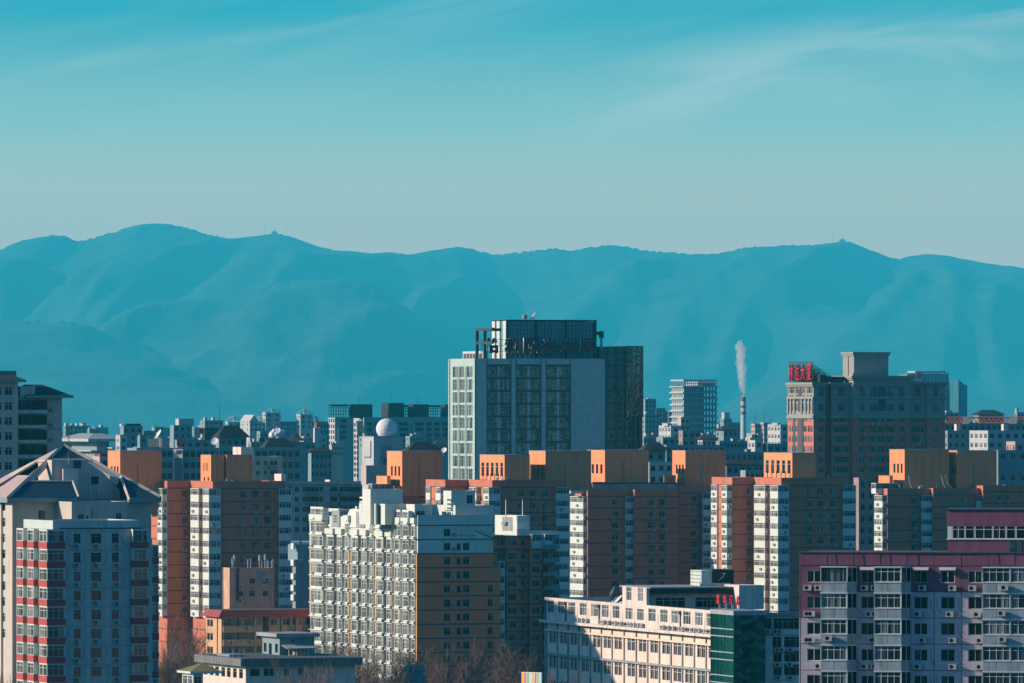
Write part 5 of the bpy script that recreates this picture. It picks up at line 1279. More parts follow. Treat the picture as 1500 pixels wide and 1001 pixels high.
# striped chimney and its plume
YC = 5200
e = B('chimney', 'tall slim white chimney with three red bands, smoking', 'chimney', 1088.8, YC, 0)
m = M(); z1 = PZ(582.5, YC); r0 = 4.3 / F * YC; r1 = 3.6 / F * YC; m.tube((0, 0, 0), (0, 0, z1), r0, r1, 20); smooth(e.part('shaft', m, ['farwhite']))
MT['chred'] = flat('faded_red_paint', (.34, .09, .10))
for ya, yb in ((582.2, 588), (593.8, 598), (603, 607.5)):
    za = PZ(yb, YC); zb_ = PZ(ya, YC); m = M(); f = lambda z: r0 + (r1 - r0) * z / z1 + .05; m.tube((0, 0, za), (0, 0, zb_), f(za), f(zb_), 20); e.part('red_band', m, ['chred'])
def plume(name, label, pts, Y, dens, solid=False):
    m = M(); r2 = random.Random(3)
    for i in range(len(pts) - 1):
        (xa, ya, ra), (xb, yb, rb_) = pts[i], pts[i + 1]; n = 5
        for k in range(n):
            f = k / n; rad = (ra + (rb_ - ra) * f) / F * Y
            c = Vector((PX(xa + (xb - xa) * f + r2.uniform(-.25, .25) * ra, Y), Y + r2.uniform(-.5, .5) * rad, PZ(ya + (yb - ya) * f, Y)))
            m.dome(c, rad * r2.uniform(.75, 1.1), -1, 12, 8)
    mt = D.materials.new('steam'); mt.use_nodes = True; t = mt.node_tree; t.nodes.remove(t.nodes['Principled BSDF'])
    v = t.nodes.new('ShaderNodeVolumePrincipled'); v.inputs['Color'].default_value = (.95, .95, .93, 1); v.inputs['Density'].default_value = dens
    t.links.new(v.outputs[0], t.nodes['Material Output'].inputs['Volume']); MT[name] = mt
    if solid: MT[name] = flat('white_steam_puff', (.86, .88, .87), .9)
    o = m.build(name, [name]); tag(o, label, 'smoke', None, 'stuff')
    md = o.modifiers.new('r', 'REMESH'); md.mode = 'VOXEL'; md.voxel_size = .55
    tx = D.textures.new('n', 'CLOUDS'); tx.noise_scale = 2.4; dm = o.modifiers.new('d', 'DISPLACE'); dm.texture = tx; dm.strength = 4.0; dm.texture_coords = 'GLOBAL'; dm.mid_level = .55
    if solid: md.voxel_size = .4; tx.noise_scale = 1.5; dm.strength = 2.0
    return o
plume('chimney_smoke', 'thin white smoke column rising from the striped chimney', [(1088.6, 581, 2.2), (1088.4, 572, 3.8), (1086.4, 558, 6.0), (1087.2, 544, 7.4), (1083.6, 530, 7.0), (1087, 517, 7.6), (1082, 506, 5.6), (1087, 498.5, 2.4)], YC, .2)
e = B('chimney', 'short red tipped chimney poking out of a puff of steam', 'chimney', 407, 3400, 0)
m = M(); m.tube((0, 0, 0), (0, 0, PZ(628, 3400)), .9, .7, 10); e.part('shaft', m, ['farwhite']); m = M(); m.tube((0, 0, PZ(627.99, 3400)), (0, 0, PZ(624, 3400)), .72, .7, 10); e.part('red_tip', m, ['chred'])
plume('roof_steam', 'small white puff of steam around the short red tipped chimney', [(401, 643, 2), (400, 637, 4.5), (404, 633, 5.5), (410, 633.5, 4.6), (415, 632.2, 2.2)], 3350, .35, True)
# glass tower behind the brick tower
b = B('office_tower', 'pale blue glass tower with stepped shoulder behind the red brick tower', 'office tower', 1333, 4600, 10)
m = M(); z0 = b.z(556.5); xa = b.fx(1389.7); xb_ = b.fx(1399.5); xc_ = b.fx(1416.6); zs_ = b.z(564.8)
m.box(0, xa, 0, 26, 0, z0, 0); m.slab([(xa, 0, 0), (xb_, 0, 0), (xb_, 0, zs_), (xa, 0, z0)], (0, -1, 0), -26, 0) ; m.box(xb_, xc_, 0, 26, 0, zs_, 0)
for k in range(14): m.box(xa * .3, xc_ * .97, -.25, -.003, zs_ - 3 - k * 3.6, zs_ - 2.4 - k * 3.6, 1)
m.box(b.fx(1410), xc_, -.4, -.26, 10, zs_ + .3, 2); m.box(b.fx(1406), b.fx(1411), -.5, -.26, zs_ - 7.2, zs_ - 5, 1)
b.part('facade', m, ['farblue', 'farteal', 'farblue'])
m = M(); z1 = b.z(543.8); m.box(b.fx(1329), xa, 2, 22, z0, z1 - 1.6, 0)
for i in range(12): x = b.fx(1331) + (xa - b.fx(1331)) * i / 11; m.box(x - .35, x + .35, 1.2, 1.99, z0, z1 - 1.0, 1)
m.box(b.fx(1341), b.fx(1387), .9, 22, z1 - .9, z1, 1); m.box(b.fx(1329), b.fx(1340), .9, 20, z1 - 2.4, z1 - 1.61, 1); b.part('crown', m, ['farblue', 'farwhite'])
sg = B('rooftop_sign', 'square pink sign panel on the crown of the pale blue glass tower', 'sign', 1342.8, 4599, 10)
m = M(); m.box(0, sg.fx(1350.2), .0, .35, sg.z(554.3), sg.z(546.2)); sg.part('panel', m, ['farpink' if 0 else 'signred']); m = M(); m.box(0, sg.fx(1350.2), .0, .3, sg.z(559), sg.z(555.2)); sg.part('plate', m, ['farwhite'])
# tower crane
YQ = 2290
e = B('tower_crane', 'orange lattice crane jib with pale panels reaching right from behind the brick tower', 'crane', 1340, YQ, -2)
jz0 = PZ(620.3, YQ); jz1 = PZ(611.8, YQ); L_ = (1530 - 1340) / F * YQ; m = M(); nb = 28
for yy in (-.7, .7): m.bar((-12, yy, jz0), (L_, yy, jz0), .34)
m.bar((-12, 0, jz1), (L_, 0, jz1), .34)
for i in range(nb):
    x = -2 + (L_ + 2) * i / nb; d = (L_ + 2) / nb
    for yy in (-.7, .7): m.bar((x, yy, jz0), (x + d / 2, 0, jz1), .22); m.bar((x + d / 2, 0, jz1), (x + d, yy, jz0), .22)
e.part('jib', m, ['orange'])
m = M()
for sx in (-.9, .9):
    for sy in (-.9, .9): m.bar((sx, sy, 0), (sx, sy, jz0 + 1), .2)
for k in range(30):
    z = jz0 * k / 30
    for sy in (-.9, .9): m.bar((-.9, sy, z), (.9, sy, z + jz0 / 30), .1)
    for sx in (-.9, .9): m.bar((sx, -.9, z), (sx, .9, z + jz0 / 30), .1)
e.part('mast', m, ['orange']); m = M(); m.box(-12, -8.5, -.8, .8, jz0 - 2.4, jz0 - .2); e.part('counterweight', m, ['grey'])
for pa, pb in ((1410, 1419), (1478.5, 1488.5)): m = M(); m.box((pa - 1340) / F * YQ, (pb - 1340) / F * YQ, -1.0, -.75, jz0 - .2, jz1 + .3); e.part('panel', m, ['cream'])

# narrow teal block with white tanks left of the golden slab
b = B('apartment_block', 'narrow teal block with white roof tanks between the left terracotta tower and the golden slab', 'apartment block', 433, 1700, 20)
m = M(); zt = b.z(820); W = b.fx(470); Dp = b.ly(428.5); b.block(m, 0, W, 0, Dp, 0, zt, par=.4, mroof=1); m.box(.8, W, 1, 8, zt - .3, b.z(798), 0); m.box(b.fx(441), b.fx(442.5), -.3, -.003, 0, zt, 0); b.part('wall', m, ['farteal', 'dkgrey'])
for px in (432, 447): m = M(); x = b.fx(px, 2); m.tube((x - 1, 2, b.z(797)), (x + 1, 2, b.z(797)), .7, .7, 10); b.part('tank', m, ['frame'])
m = M()
for py in (805, 829, 849, 866, 880): z = b.z(py); m.box(-.5, -.003, .1, Dp - .1, z, z + 1.4)
b.part('side_bay', m, ['white_clean'])
# ---------------------------------------------------------------- far blocks
def far(label, L, c, Rr, top, Y, mat='farwhite', n=4, colsF=4, colsL=2, fh=3.0, th=18, cat='apartment block', boxes=(), hipd=0, ww=1.35, wm='glass_dark', name='far_block', group=None, bot=None):
    b = B(name, label, cat, c, Y, th, group); m = M(); W = max(3, b.fx(Rr)); Dp = max(4, b.ly(L)) if L < c else 12; Dp = min(Dp, 60); zt = b.z(top)
    if colsF: fwin(b, m, 0, W, 0, zt, n, fh, colsF, min(ww, W / colsF * .55), gm=wm)
    else: m.wall('F', 0, 0, W, 0, zt)
    if colsL: fwin(b, m, 0, Dp, 0, zt, n, fh, colsL, min(2.4, Dp / colsL * .6), face='L', gm='glass', fm='frame')
    else: m.wall('L', 0, 0, Dp, 0, zt)
    m.wall('R', W, 0, Dp, 0, zt); m.wall('B', Dp, 0, W, 0, zt); m.poly([(0, 0, zt), (W, 0, zt), (W, Dp, zt), (0, Dp, zt)], 1)
    b.part('wall', m, [mat, 'dkgrey'])
    if hipd:
        m = M(); e = 1.2; P = [(-e, -e, zt + .01), (W + e, -e, zt + .01), (W + e, Dp + e, zt + .01), (-e, Dp + e, zt + .01)]; q0 = (W * .25, Dp / 2, zt + hipd); q1 = (W * .75, Dp / 2, zt + hipd)
        m.poly([P[0], P[1], q1, q0]); m.poly([P[1], P[2], q1]); m.poly([P[2], P[3], q0, q1]); m.poly([P[3], P[0], q0]); m.poly(P); b.part('roof', m, ['net'])
    for (l, cc, r, t, mt) in boxes:
        q = M(); y0 = 1.5; xa = b.fx(cc, y0); xe = b.fx(r, y0); yl = min(max(y0 + 2, b.ly(l, xa)), 40); q.box(xa, xe, y0, yl, zt - .3, b.z(t)); q.box(xa - .1, xe + .1, y0 - .1, yl + .1, b.z(t) + .003, b.z(t) + .25); b.part('roof_room', q, [mt])
    return b
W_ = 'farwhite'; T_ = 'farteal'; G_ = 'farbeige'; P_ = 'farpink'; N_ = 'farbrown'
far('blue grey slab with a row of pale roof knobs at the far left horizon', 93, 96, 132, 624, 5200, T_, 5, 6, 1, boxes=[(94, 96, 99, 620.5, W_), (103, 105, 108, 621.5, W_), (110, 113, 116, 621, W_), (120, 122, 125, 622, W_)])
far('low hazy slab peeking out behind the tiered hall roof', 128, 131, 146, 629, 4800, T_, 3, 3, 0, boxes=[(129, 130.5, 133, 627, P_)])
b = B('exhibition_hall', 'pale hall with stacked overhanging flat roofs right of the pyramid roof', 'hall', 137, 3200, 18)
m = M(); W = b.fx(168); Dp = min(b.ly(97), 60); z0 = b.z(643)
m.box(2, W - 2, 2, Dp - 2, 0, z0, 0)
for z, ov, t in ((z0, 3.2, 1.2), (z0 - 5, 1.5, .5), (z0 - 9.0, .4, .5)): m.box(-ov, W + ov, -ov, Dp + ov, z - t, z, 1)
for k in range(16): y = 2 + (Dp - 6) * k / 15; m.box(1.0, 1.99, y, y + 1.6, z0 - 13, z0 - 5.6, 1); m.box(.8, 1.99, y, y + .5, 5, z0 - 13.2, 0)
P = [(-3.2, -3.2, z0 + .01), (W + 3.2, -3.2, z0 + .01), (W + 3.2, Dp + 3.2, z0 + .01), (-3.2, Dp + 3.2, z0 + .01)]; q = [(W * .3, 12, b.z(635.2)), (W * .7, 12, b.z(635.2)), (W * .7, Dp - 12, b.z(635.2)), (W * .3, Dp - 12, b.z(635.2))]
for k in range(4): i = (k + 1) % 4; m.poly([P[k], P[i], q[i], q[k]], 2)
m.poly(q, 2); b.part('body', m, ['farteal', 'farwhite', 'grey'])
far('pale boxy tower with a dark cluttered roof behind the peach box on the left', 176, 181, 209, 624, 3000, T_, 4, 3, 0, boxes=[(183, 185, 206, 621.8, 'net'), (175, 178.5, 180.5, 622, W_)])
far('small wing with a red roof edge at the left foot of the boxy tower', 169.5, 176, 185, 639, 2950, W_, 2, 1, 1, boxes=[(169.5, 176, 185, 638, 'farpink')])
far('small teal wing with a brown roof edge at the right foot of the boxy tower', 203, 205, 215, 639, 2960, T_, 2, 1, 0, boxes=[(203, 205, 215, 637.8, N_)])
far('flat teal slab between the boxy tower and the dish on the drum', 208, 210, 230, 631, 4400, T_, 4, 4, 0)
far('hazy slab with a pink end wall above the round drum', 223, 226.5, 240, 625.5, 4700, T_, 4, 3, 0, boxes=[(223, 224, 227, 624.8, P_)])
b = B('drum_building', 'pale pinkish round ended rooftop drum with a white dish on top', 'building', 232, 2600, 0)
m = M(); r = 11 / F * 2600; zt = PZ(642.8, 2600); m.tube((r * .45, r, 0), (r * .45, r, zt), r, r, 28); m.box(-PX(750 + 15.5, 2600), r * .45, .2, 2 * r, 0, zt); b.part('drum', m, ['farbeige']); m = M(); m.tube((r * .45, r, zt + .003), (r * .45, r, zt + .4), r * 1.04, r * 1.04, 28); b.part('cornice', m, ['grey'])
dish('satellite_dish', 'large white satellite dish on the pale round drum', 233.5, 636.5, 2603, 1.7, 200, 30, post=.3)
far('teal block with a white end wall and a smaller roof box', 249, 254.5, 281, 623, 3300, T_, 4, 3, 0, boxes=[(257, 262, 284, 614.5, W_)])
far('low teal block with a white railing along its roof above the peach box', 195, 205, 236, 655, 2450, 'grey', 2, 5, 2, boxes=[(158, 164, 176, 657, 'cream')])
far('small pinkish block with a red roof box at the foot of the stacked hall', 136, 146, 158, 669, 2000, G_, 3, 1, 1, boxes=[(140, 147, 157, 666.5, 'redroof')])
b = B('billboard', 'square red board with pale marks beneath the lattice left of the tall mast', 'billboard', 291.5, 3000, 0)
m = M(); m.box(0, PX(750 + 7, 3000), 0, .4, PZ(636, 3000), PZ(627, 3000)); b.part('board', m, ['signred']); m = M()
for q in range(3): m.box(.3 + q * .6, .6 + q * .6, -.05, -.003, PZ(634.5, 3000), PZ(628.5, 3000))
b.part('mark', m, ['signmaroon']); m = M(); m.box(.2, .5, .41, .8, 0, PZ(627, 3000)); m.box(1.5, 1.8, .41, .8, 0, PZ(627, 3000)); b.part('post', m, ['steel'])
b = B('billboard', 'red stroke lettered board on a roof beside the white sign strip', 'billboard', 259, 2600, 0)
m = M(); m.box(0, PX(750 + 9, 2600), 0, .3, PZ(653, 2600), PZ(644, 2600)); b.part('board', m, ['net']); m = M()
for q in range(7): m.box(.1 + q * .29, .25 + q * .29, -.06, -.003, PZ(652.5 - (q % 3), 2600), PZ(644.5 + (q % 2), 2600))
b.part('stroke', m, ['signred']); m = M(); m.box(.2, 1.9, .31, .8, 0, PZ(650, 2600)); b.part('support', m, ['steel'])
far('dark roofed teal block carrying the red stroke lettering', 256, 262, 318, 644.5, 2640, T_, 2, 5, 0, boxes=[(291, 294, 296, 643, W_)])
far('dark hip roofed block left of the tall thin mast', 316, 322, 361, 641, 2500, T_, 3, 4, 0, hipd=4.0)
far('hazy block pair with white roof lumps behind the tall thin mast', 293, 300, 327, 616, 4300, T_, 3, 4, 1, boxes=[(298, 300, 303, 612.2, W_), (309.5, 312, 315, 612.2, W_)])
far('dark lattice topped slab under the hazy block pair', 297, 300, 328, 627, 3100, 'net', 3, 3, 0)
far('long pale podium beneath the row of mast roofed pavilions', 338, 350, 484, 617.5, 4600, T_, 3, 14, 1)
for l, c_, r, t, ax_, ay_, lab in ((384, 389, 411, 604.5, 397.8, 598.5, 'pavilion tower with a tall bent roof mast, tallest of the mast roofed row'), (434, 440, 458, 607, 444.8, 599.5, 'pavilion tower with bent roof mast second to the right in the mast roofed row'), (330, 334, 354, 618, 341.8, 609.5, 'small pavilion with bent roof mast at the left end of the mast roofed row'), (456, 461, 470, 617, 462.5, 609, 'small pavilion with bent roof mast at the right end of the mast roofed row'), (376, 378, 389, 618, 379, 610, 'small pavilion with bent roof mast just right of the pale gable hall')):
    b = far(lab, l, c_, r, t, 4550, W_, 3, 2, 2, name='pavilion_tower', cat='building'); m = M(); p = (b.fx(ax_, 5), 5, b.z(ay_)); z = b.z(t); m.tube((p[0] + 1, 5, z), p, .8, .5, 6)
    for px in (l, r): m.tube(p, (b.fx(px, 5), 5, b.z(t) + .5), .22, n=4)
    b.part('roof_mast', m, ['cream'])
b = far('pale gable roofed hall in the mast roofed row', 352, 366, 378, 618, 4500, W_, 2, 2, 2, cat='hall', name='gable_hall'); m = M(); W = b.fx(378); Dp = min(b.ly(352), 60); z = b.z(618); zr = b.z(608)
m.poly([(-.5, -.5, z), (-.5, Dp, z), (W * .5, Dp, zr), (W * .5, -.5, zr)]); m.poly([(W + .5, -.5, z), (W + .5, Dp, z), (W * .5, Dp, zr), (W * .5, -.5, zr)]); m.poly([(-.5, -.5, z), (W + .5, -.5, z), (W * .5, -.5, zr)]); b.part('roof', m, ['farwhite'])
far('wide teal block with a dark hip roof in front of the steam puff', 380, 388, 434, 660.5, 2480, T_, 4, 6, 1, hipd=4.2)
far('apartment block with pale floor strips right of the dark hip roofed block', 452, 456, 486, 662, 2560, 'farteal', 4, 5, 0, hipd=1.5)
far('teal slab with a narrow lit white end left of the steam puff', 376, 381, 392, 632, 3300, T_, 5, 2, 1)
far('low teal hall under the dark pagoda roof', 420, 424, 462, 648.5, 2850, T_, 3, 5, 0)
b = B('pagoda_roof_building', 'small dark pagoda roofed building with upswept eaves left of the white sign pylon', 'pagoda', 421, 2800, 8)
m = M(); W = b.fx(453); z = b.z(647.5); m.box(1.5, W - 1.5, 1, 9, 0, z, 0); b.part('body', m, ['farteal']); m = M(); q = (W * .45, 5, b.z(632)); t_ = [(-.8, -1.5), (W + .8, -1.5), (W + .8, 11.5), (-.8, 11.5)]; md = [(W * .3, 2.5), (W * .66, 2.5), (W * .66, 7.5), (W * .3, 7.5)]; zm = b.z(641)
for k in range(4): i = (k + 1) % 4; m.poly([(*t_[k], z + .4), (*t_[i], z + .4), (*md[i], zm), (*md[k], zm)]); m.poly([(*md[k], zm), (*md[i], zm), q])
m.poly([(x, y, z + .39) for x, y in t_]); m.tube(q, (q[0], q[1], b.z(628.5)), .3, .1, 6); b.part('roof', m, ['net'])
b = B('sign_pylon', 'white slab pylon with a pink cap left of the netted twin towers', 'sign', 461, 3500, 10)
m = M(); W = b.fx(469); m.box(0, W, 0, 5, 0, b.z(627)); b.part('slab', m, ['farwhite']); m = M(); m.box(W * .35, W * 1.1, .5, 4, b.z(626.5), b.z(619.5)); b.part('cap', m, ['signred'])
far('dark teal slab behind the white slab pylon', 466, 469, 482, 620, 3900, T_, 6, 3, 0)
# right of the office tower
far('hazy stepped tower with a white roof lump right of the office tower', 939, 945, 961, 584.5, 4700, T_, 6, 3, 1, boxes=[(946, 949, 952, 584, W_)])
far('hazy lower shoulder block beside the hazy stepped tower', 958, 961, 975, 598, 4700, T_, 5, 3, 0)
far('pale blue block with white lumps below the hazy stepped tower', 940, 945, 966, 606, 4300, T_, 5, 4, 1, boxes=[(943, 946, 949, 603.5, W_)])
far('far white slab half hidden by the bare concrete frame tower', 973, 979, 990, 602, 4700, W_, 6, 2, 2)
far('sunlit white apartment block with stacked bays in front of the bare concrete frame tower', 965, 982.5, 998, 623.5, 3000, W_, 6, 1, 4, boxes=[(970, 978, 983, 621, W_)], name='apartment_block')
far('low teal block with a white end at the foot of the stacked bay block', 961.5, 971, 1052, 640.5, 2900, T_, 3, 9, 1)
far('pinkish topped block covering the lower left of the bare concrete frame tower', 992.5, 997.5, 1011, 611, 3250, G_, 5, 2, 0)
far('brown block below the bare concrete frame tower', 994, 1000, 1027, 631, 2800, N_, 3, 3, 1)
far('small white block with punched windows and dark roof below the frame tower', 1022, 1029, 1048, 643, 2500, W_, 3, 3, 2, hipd=1.2)
far('teal hip roofed block with a sunlit white end left of the striped chimney', 1048.5, 1060, 1080, 630, 3050, T_, 4, 3, 2, hipd=1.6)
far('hazy tower with a rounded lump on top just left of the striped chimney', 1055, 1060, 1072, 613.5, 4600, T_, 5, 2, 1, boxes=[(1057, 1061, 1069, 605, W_)])
far('hazy block directly behind the striped chimney foot', 1067, 1070, 1084, 619, 4900, T_, 4, 3, 1)
far('long low teal office at the foot of the striped chimney', 1052, 1054, 1096, 646, 2700, T_, 3, 8, 0, boxes=[(1071.5, 1073, 1076, 643.8, W_)])
far('small sunlit white block just right of the chimney foot', 1095, 1106, 1110, 645, 2600, W_, 4, 1, 2)
far('far pink and white block right of the striped chimney', 1100, 1106, 1114, 621, 4500, P_, 5, 2, 2)
far('far pinkish block third right of the striped chimney', 1113, 1119, 1126, 619, 4600, P_, 5, 1, 2)
far('sunlit apartment block with pale bays left of the red brick tower', 1124.5, 1143, 1156, 622, 2950, W_, 6, 1, 4, name='apartment_block', boxes=[(1131, 1139, 1143, 620.8, W_)])
far('sunlit white low block below the pale bay block', 1117, 1124, 1154, 650, 2600, T_, 3, 3, 2)
far('white gabled house block with a dark roof right of the central peach boxes', 940, 946, 975, 660.5, 2150, T_, 4, 2, 1, hipd=2.6, boxes=())
far('teal block with white balcony strips between two peach boxes', 946, 951, 986, 677, 2020, 'farwhite', 3, 3, 1, ww=3.2)
far('wide teal block with cluttered roof behind the wide peach box', 1058, 1063, 1118, 662, 2220, T_, 2, 7, 0, boxes=[(1091, 1094, 1100, 659.5, T_)])
far('dark teal roofed block with white vents left of the wide peach box', 1060, 1064, 1112, 680, 2060, T_, 2, 5, 0, hipd=1.2, boxes=[(1082, 1083.5, 1085.5, 678, W_), (1088.5, 1090, 1092.5, 677, W_)])
far('lower teal block with grey window bays behind the terracotta parapets', 1088, 1092, 1120, 689, 1990, 'grey', 2, 4, 0)
far('long low teal ridge of buildings below the frame tower and chimney', 972, 976, 1062, 652, 2420, T_, 2, 10, 0)
# far right
far('dark stepped roofs beneath the crane jib beside the brick tower', 1383, 1385, 1404, 604.5, 3700, T_, 3, 3, 0, boxes=[(1384, 1386, 1394, 602, W_)])
far('far dark roofed building with pinkish gables above the crane jib', 1425, 1434, 1470, 607.5, 3800, T_, 3, 5, 2, hipd=2.4)
far('far pale tower at the right edge above the crane jib', 1486, 1490, 1500, 604, 4200, T_, 3, 2, 1, boxes=[(1487, 1489, 1492, 599.5, W_)])
far('long dark topped teal block running under the crane jib', 1360, 1383, 1504, 619.5, 2700, T_, 2, 14, 0)
far('teal apartment block right of the brick tower under the crane jib', 1384, 1388, 1415, 631, 2450, T_, 4, 3, 1, boxes=[(1400, 1401, 1407, 621, 'cream')], name='apartment_block')
b = far('apartment block with a sunlit white end under the crane jib', 1420, 1447, 1506, 631, 2420, 'farwhite', 5, 5, 4, name='apartment_block', boxes=[(1469, 1470, 1476, 621, 'cream')])
far('tiny pinkish roof box block at the right edge', 1474, 1487, 1502, 647, 2150, P_, 3, 1, 3, name='low_block')
b = far('plain teal tiled wall building at the right edge behind the peach box', 1459, 1462, 1506, 659.5, 2080, T_, 3, 3, 0, fh=6.0)
far('narrow grey block between the brick tower and the last terracotta tower', 1255, 1258, 1281, 700, 1990, 'farbrown', 6, 2, 0, fh=3.1, name='apartment_block')
# horizon filler: indistinguishable hazy blocks
GH = 'hazy blocks along the horizon'
r3 = random.Random(5)
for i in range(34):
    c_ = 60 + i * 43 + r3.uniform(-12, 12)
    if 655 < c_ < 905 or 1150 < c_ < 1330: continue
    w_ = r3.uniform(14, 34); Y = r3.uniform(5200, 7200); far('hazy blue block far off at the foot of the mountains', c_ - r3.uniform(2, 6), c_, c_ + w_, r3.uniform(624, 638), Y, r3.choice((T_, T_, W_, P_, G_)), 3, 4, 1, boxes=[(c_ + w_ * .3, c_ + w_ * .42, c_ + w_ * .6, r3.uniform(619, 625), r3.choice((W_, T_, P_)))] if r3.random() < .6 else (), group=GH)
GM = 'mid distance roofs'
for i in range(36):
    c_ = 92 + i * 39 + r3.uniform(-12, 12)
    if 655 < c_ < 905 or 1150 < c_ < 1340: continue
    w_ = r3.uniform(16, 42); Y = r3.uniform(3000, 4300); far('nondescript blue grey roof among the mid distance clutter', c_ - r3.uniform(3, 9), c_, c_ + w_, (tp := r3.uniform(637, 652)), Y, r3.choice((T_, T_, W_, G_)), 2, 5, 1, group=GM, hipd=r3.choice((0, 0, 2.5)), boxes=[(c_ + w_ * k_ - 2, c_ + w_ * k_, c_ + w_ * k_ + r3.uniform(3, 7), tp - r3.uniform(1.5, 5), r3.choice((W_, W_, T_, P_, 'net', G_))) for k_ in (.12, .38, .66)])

def mast(label, px, ty, by, Y, r=.12):
    e = B('radio_mast', label, 'mast', px, Y, 0, z=PZ(by, Y)); m = M(); h_ = e.z(ty); m.tube((0, 0, 0), (0, 0, h_ * .6), r, r * .8, 5); m.tube((0, 0, h_ * .6), (0, 0, h_), r * .7, r * .3, 5); e.part('pole', m, ['dframe'])
    m = M(); m.bar((-.6, 0, h_ * .55), (.9, 0, h_ * .62), .06); m.bar((.9, 0, h_ * .62), (1.1, 0, h_ * .7), .06); m.bar((-.4, 0, h_ * .5), (.4, 0, h_ * .5), .06); e.part('crossbar', m, ['dframe'])
mast('tall thin mast standing left of centre above the peach boxes', 321.5, 589, 672, 2330, .2); mast('shorter thin mast rising beside the slate pyramid roof', 101, 609, 672, 1384, .09); mast('thin mast on the teal roofs behind the peach box right of the office tower', 1025, 636, 668, 2400, .12)
for i, (px, t) in enumerate(((1106, 600), (1119, 601), (1128.5, 608))): mast('faint hairline mast far off between the chimney and the brick tower, ' + ('leftmost', 'middle one', 'rightmost')[i] + ' of three', px, t, 625, 4500, .2)
dish('satellite_dish', 'white oval dish on a low roof beside the tall thin mast', 314.5, 647, 2440, 1.3, 250, 25, post=.4)
dish('satellite_dish', 'small white dish at the right rim of the dark slant edged roof', 650.5, 660.5, 1830, .8, 240, 35, post=.5)
far('dark hip roofed block with pale slanted edges left of the office tower', 594, 600, 645, 662.5, 1850, 'farteal', 2, 4, 1, hipd=2.6)

# ---------------------------------------------------------------- neighbours just outside the frame
b = B('residential_tower', 'beige hip roofed tower outside the left edge whose slanted shade falls on the white office', 'tower block', 0, 1026, 0); b.X = -101.0; b.e.location.x = -101.0
m = M(); b.block(m, 0, 21, 0, 62, 0, 64.5, par=0, mroof=1); b.part('wall', m, ['beige', 'dkgrey'])
m = M(); P = [(-1, -1, 64.6), (22, -1, 64.6), (22, 63, 64.6), (-1, 63, 64.6)]; q = [(10, 22, 78), (11.5, 22, 78), (11.5, 55, 78), (10, 55, 78)]
for k in range(4): i = (k + 1) % 4; m.poly([P[k], P[i], q[i], q[k]])
m.poly(q); b.part('roof', m, ['slate'])
for i, (x, y, hh, mat, lab) in enumerate(((440, 1770, 52, 'cream', 'cream tower outside the right edge, mirrored in the office glass'), (500, 1650, 66, 'terra', 'brown tower outside the right edge, mirrored in the office glass'))):
    b = B('residential_tower', lab, 'tower block', 750, y, 20); b.X = x; b.e.location.x = x; m = M(); fwin(b, m, 0, 30, 0, hh, 12, 3.2, 8, 1.8)
    fwin(b, m, 0, 26, 0, hh, 12, 3.2, 7, 1.8, face='L'); m.wall('R', 30, 0, 26, 0, hh); m.wall('B', 26, 0, 30, 0, hh); m.poly([(0, 0, hh), (30, 0, hh), (30, 26, hh), (0, 26, hh)], 1); b.part('wall', m, [mat, 'dkgrey'])

# ---------------------------------------------------------------- bare winter trees
def grow(seed, h, spread):
    r = random.Random(seed); tr = M(); tw = M(); Q = __import__('mathutils').Quaternion
    def br(p, d, L, rad, lev):
        n = 4 if lev < 2 else 2; q = p
        for k in range(n):
            d2 = (d + Vector((r.uniform(-1, 1), r.uniform(-1, 1), r.uniform(-.2, .5))) * (.12 + .05 * lev)).normalized(); e = q + d2 * (L / n)
            r0 = rad * (1 - .6 * k / n); r1 = rad * (1 - .6 * (k + 1) / n)
            (tr if lev < 1 else tw).tube(q, e, r0, r1, 7 if lev < 1 else (5 if lev < 2 else 3), cap=False)
            if lev < 4 and (lev > 0 or k > 0):
                for c in range(2):
                    t = r.uniform(.4, .85) * spread; ax = d2.orthogonal().normalized(); ax.rotate(Q(d2, r.uniform(0, 6.283)))
                    nd = (d2 * math.cos(t) + ax * math.sin(t) + Vector((0, 0, .22))).normalized()
                    br(e - d2 * r.uniform(0, L / n * .5), nd, L * r.uniform(.42, .68), max(.03, r1 * .55), lev + 1)
            q = e; d = d2
        if lev < 4: br(q, d, L * .6, max(.03, rad * .4), lev + 1)
    br(Vector((0, 0, 0)), Vector((r.uniform(-.08, .08), r.uniform(-.08, .08), 1)), h * .5, h * .017, 0)
    return tr, tw
TREES = []
def proto(seed, h, spread):
    tr, tw = grow(seed, h, spread); e = D.objects.new('bare_tree', None); COL.objects.link(e)
    a = tr.build('trunk', ['bark'], e); c = tw.build('crown', ['twig'], e)
    zmax = max(v.co.z for v in c.data.vertices); return e, zmax
PRO = [proto(s, 20, sp) for s, sp in ((1, .8), (2, 1.0), (3, .9), (4, 1.1), (5, .7))]
used = [False] * len(PRO)
def tree(px, top, Y, label, group, k=None, wide=1.0):
    i = RND.randrange(len(PRO)) if k is None else k; e, zm = PRO[i]
    if not used[i]: o = e; used[i] = True
    else:
        o = e.copy(); COL.objects.link(o)
        for ch in e.children: c = ch.copy(); COL.objects.link(c); c.parent = o
    s = PZ(top, Y) / zm; o.location = (PX(px, Y), Y, 0); o.scale = (s * wide, s * wide, s); o.rotation_euler = (0, 0, RND.uniform(0, 6.28)); tag(o, label, 'tree', group); return o
GL, GC, GR = 'bare trees between the banded tower and the yellow block', 'bare trees in front of the golden slab', 'bare trees before the white office'
for px, t in ((238, 925), (248, 905), (262, 898), (274, 915), (286, 905), (255, 940), (295, 935), (244, 960), (280, 955)): tree(px, t, RND.uniform(1500, 1590), 'grey brown bare tree at the foot of the left terracotta tower', GL, wide=.75)
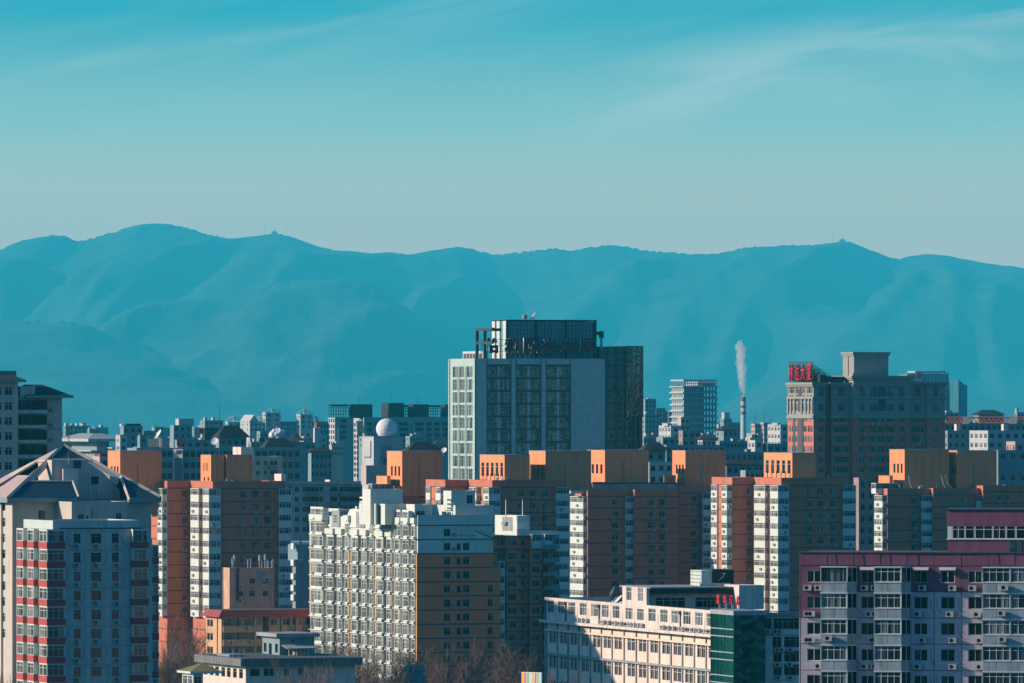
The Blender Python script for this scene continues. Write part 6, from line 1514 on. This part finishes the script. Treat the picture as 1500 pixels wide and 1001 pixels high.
for i in range(34):
    px = 470 + i * 9.8 + RND.uniform(-5, 5); tree(px, RND.uniform(940, 985) if i % 3 else RND.uniform(928, 950), RND.uniform(1380, 1530), 'reddish brown bare tree low in front of the golden slab', GC, wide=.85)
for px in (405, 425, 440, 455, 470, 490, 510, 530, 560, 590): tree(px, RND.uniform(955, 978), RND.uniform(1180, 1280), 'dark bare treetop rising over the flat grey roof', 'bare treetops over the flat grey roof', wide=.7)
tree(742, 918, 1470, 'tall pale bare tree reaching highest between the golden slab and the white office', None, 0, .7); tree(775, 925, 1460, 'pale bare tree leaning beside the striped billboard', None, 1, .7)
for px in (800, 818, 838, 858, 876, 895): tree(px, RND.uniform(972, 988), RND.uniform(930, 960), 'reddish twiggy treetop along the lower edge before the white office', GR, wide=.5)
for px, t in ((2, 955), (12, 940), (20, 965)): tree(px, t, 1290, 'dark bare tree at the lower left edge beside the red banded tower', 'bare trees at the lower left edge', wide=.6)

# ---------------------------------------------------------------- ground and mountains
m = M(); m.poly([(-6700, -200, 0), (6700, -200, 0), (6700, 55000, 0), (-6700, 55000, 0)]); MT['ground'] = wallmat('city_ground', (.035, .04, .04), .4, 0, scale=.02); tag(m.build('ground', ['ground']), 'dark street level ground between the buildings', 'ground', None, 'structure')
MT['hill'] = wallmat('wooded_winter_hillside', (.055, .075, .06), .6, .0, .95, scale=.0024)
MT['hill2'] = MT['hill']
def interp(pts, x):
    if x <= pts[0][0]: return pts[0][1]
    for (xa, ya), (xb, yb) in zip(pts, pts[1:]):
        if x <= xb:
            f = (x - xa) / (xb - xa); f = f * f * (3 - 2 * f) * .35 + f * .65; return ya + (yb - ya) * f
    return pts[-1][1]
def ridge(name, label, pts, Y, depth, seed, rough=15, spur=.38, nu=420, nv=46):
    x0, x1 = pts[0][0], pts[-1][0]; v = []; f = []
    for j in range(nv + 2):
        t = j / nv
        for i in range(nu + 1):
            px = x0 + (x1 - x0) * i / nu; H = PZ(interp(pts, px), Y); X = PX(px, Y)
            if j == nv + 1: v.append((X, Y + depth * .5, max(0, H) * .3)); continue
            q = noise.fractal(Vector((X / 1700 + seed, t * 1.1 + X / 7900, seed)), 1.0, 2.0, 5)
            q2 = 1 - 2 * abs(noise.noise(Vector((X / 1300 + t * .9, seed * 3.1, t * .55))))
            env = math.sin(math.pi * min(1, t * 1.02)) ** .8
            q3 = 1 - 2 * abs(noise.noise(Vector((X / 480 + t * 1.6, seed * 5.7, t * 1.4))))
            z = H * (1 - t) ** 1.15 + H * env * spur * (q * .5 + q2 * .45 + q3 * .34)
            z += noise.noise(Vector((X / 22, t * 60, seed))) * rough * (1.1 if t < .03 else .18) + noise.noise(Vector((X / 180, t * 9, seed))) * rough * .5
            z = min(z, H * (1 - .25 * t) + rough * .3)
            v.append((X, Y - depth * t, z if t < 1 else -4))
    rows = [nv + 1] + list(range(nv + 1)); w_ = nu + 1
    for a, b_ in zip(rows, rows[1:]):
        for i in range(nu): f.append((a * w_ + i, a * w_ + i + 1, b_ * w_ + i + 1, b_ * w_ + i))
    me = D.meshes.new(name); me.from_pydata(v, [], f); me.materials.append(MT['hill']); me.polygons.foreach_set('use_smooth', [True] * len(f)); o = D.objects.new(name, me); COL.objects.link(o); tag(o, label, 'mountain', None, 'structure')
main = [(-90, 392), (-60, 384), (0, 366), (40, 352), (80, 345), (98, 346.5), (112, 354), (135, 350), (160, 342), (185, 335), (215, 329), (240, 328), (270, 333), (310, 345), (345, 350), (375, 347), (402, 343.5), (420, 346), (445, 354), (470, 363), (495, 368), (520, 369), (545, 372), (570, 370.5), (600, 374), (640, 367), (672, 362), (700, 367), (725, 373), (770, 369), (815, 364), (835, 366.5), (870, 362), (885, 360), (910, 361), (940, 366), (990, 371), (1035, 373.5), (1065, 370), (1090, 363), (1110, 361), (1150, 359), (1200, 359), (1220, 356.5), (1234, 354.5), (1250, 360), (1275, 369), (1300, 377), (1315, 380), (1335, 375), (1355, 373), (1380, 375), (1410, 381), (1440, 387), (1480, 394), (1500, 399), (1545, 412), (1590, 425)]
ridge('mountain_range', 'long hazy blue mountain ridge along the whole horizon', main, 48000, 10500, 1.7)
ridge('mountain_spur', 'nearer dark wooded spur below the ridge at centre left', [(-40, 640), (60, 560), (120, 515), (165, 475), (200, 450), (225, 441), (260, 440), (300, 438), (330, 438), (365, 430), (395, 420), (418, 412), (440, 411), (470, 411), (500, 407.5), (525, 411), (550, 420), (575, 434), (600, 455), (625, 478), (665, 500), (720, 530), (790, 570), (850, 600), (900, 625)], 38500, 6200, 4.2)
ridge('foothill', 'low hazy foothill at the lower left', [(-90, 470), (-20, 469), (40, 470), (90, 471), (125, 477), (170, 492), (230, 512), (300, 535), (380, 560), (470, 590), (560, 620)], 35500, 5000, 7.7)
ridge('foothill', 'low hazy foothill right of centre behind the chimney', [(960, 640), (1040, 605), (1100, 572), (1150, 551), (1200, 541), (1260, 546), (1330, 562), (1420, 582), (1500, 590), (1600, 600)], 34800, 4700, 9.3)
def ridge_mast(px, py, Y, lab):
    e = B('hilltop_station', lab, 'tower', px, Y, 0, z=PZ(py, Y) - 14); m = M(); m.box(-18, 18, 0, 8, 0, 26); m.poly([(-24, -1, 26), (24, -1, 26), (0, 4, 42)]); m.box(24, 52, 0, 6, 0, 17); e.part('house', m, ['farwhite']); m = M()
    for dx, hh in ((-60, 72), (4, 84), (75, 56)): m.tube((dx, 2, 0), (dx, 2, hh), 1.7, .9, 5)
    e.part('aerial', m, ['steel'])
ridge_mast(402, 343.5, 47960, 'tiny hilltop station with aerials on the left part of the ridge'); ridge_mast(1234, 355, 47960, 'tiny hilltop station with aerials on the right part of the ridge')

# ---------------------------------------------------------------- haze
mt = D.materials.new('haze_air'); mt.use_nodes = True; t = mt.node_tree; t.nodes.remove(t.nodes['Principled BSDF'])
v = t.nodes.new('ShaderNodeVolumePrincipled'); v.inputs['Color'].default_value = (*HAZE_COL, 1); v.inputs['Density'].default_value = HAZE_D; v.inputs['Anisotropy'].default_value = 0.0
t.links.new(v.outputs[0], t.nodes['Material Output'].inputs['Volume'])
m = M(); m.box(-6800, 6800, -300, 56000, -5, 1480); MT['haze'] = mt; hz = m.build('haze', ['haze']); tag(hz, 'thin even haze filling the air over the city', 'haze', None, 'stuff')
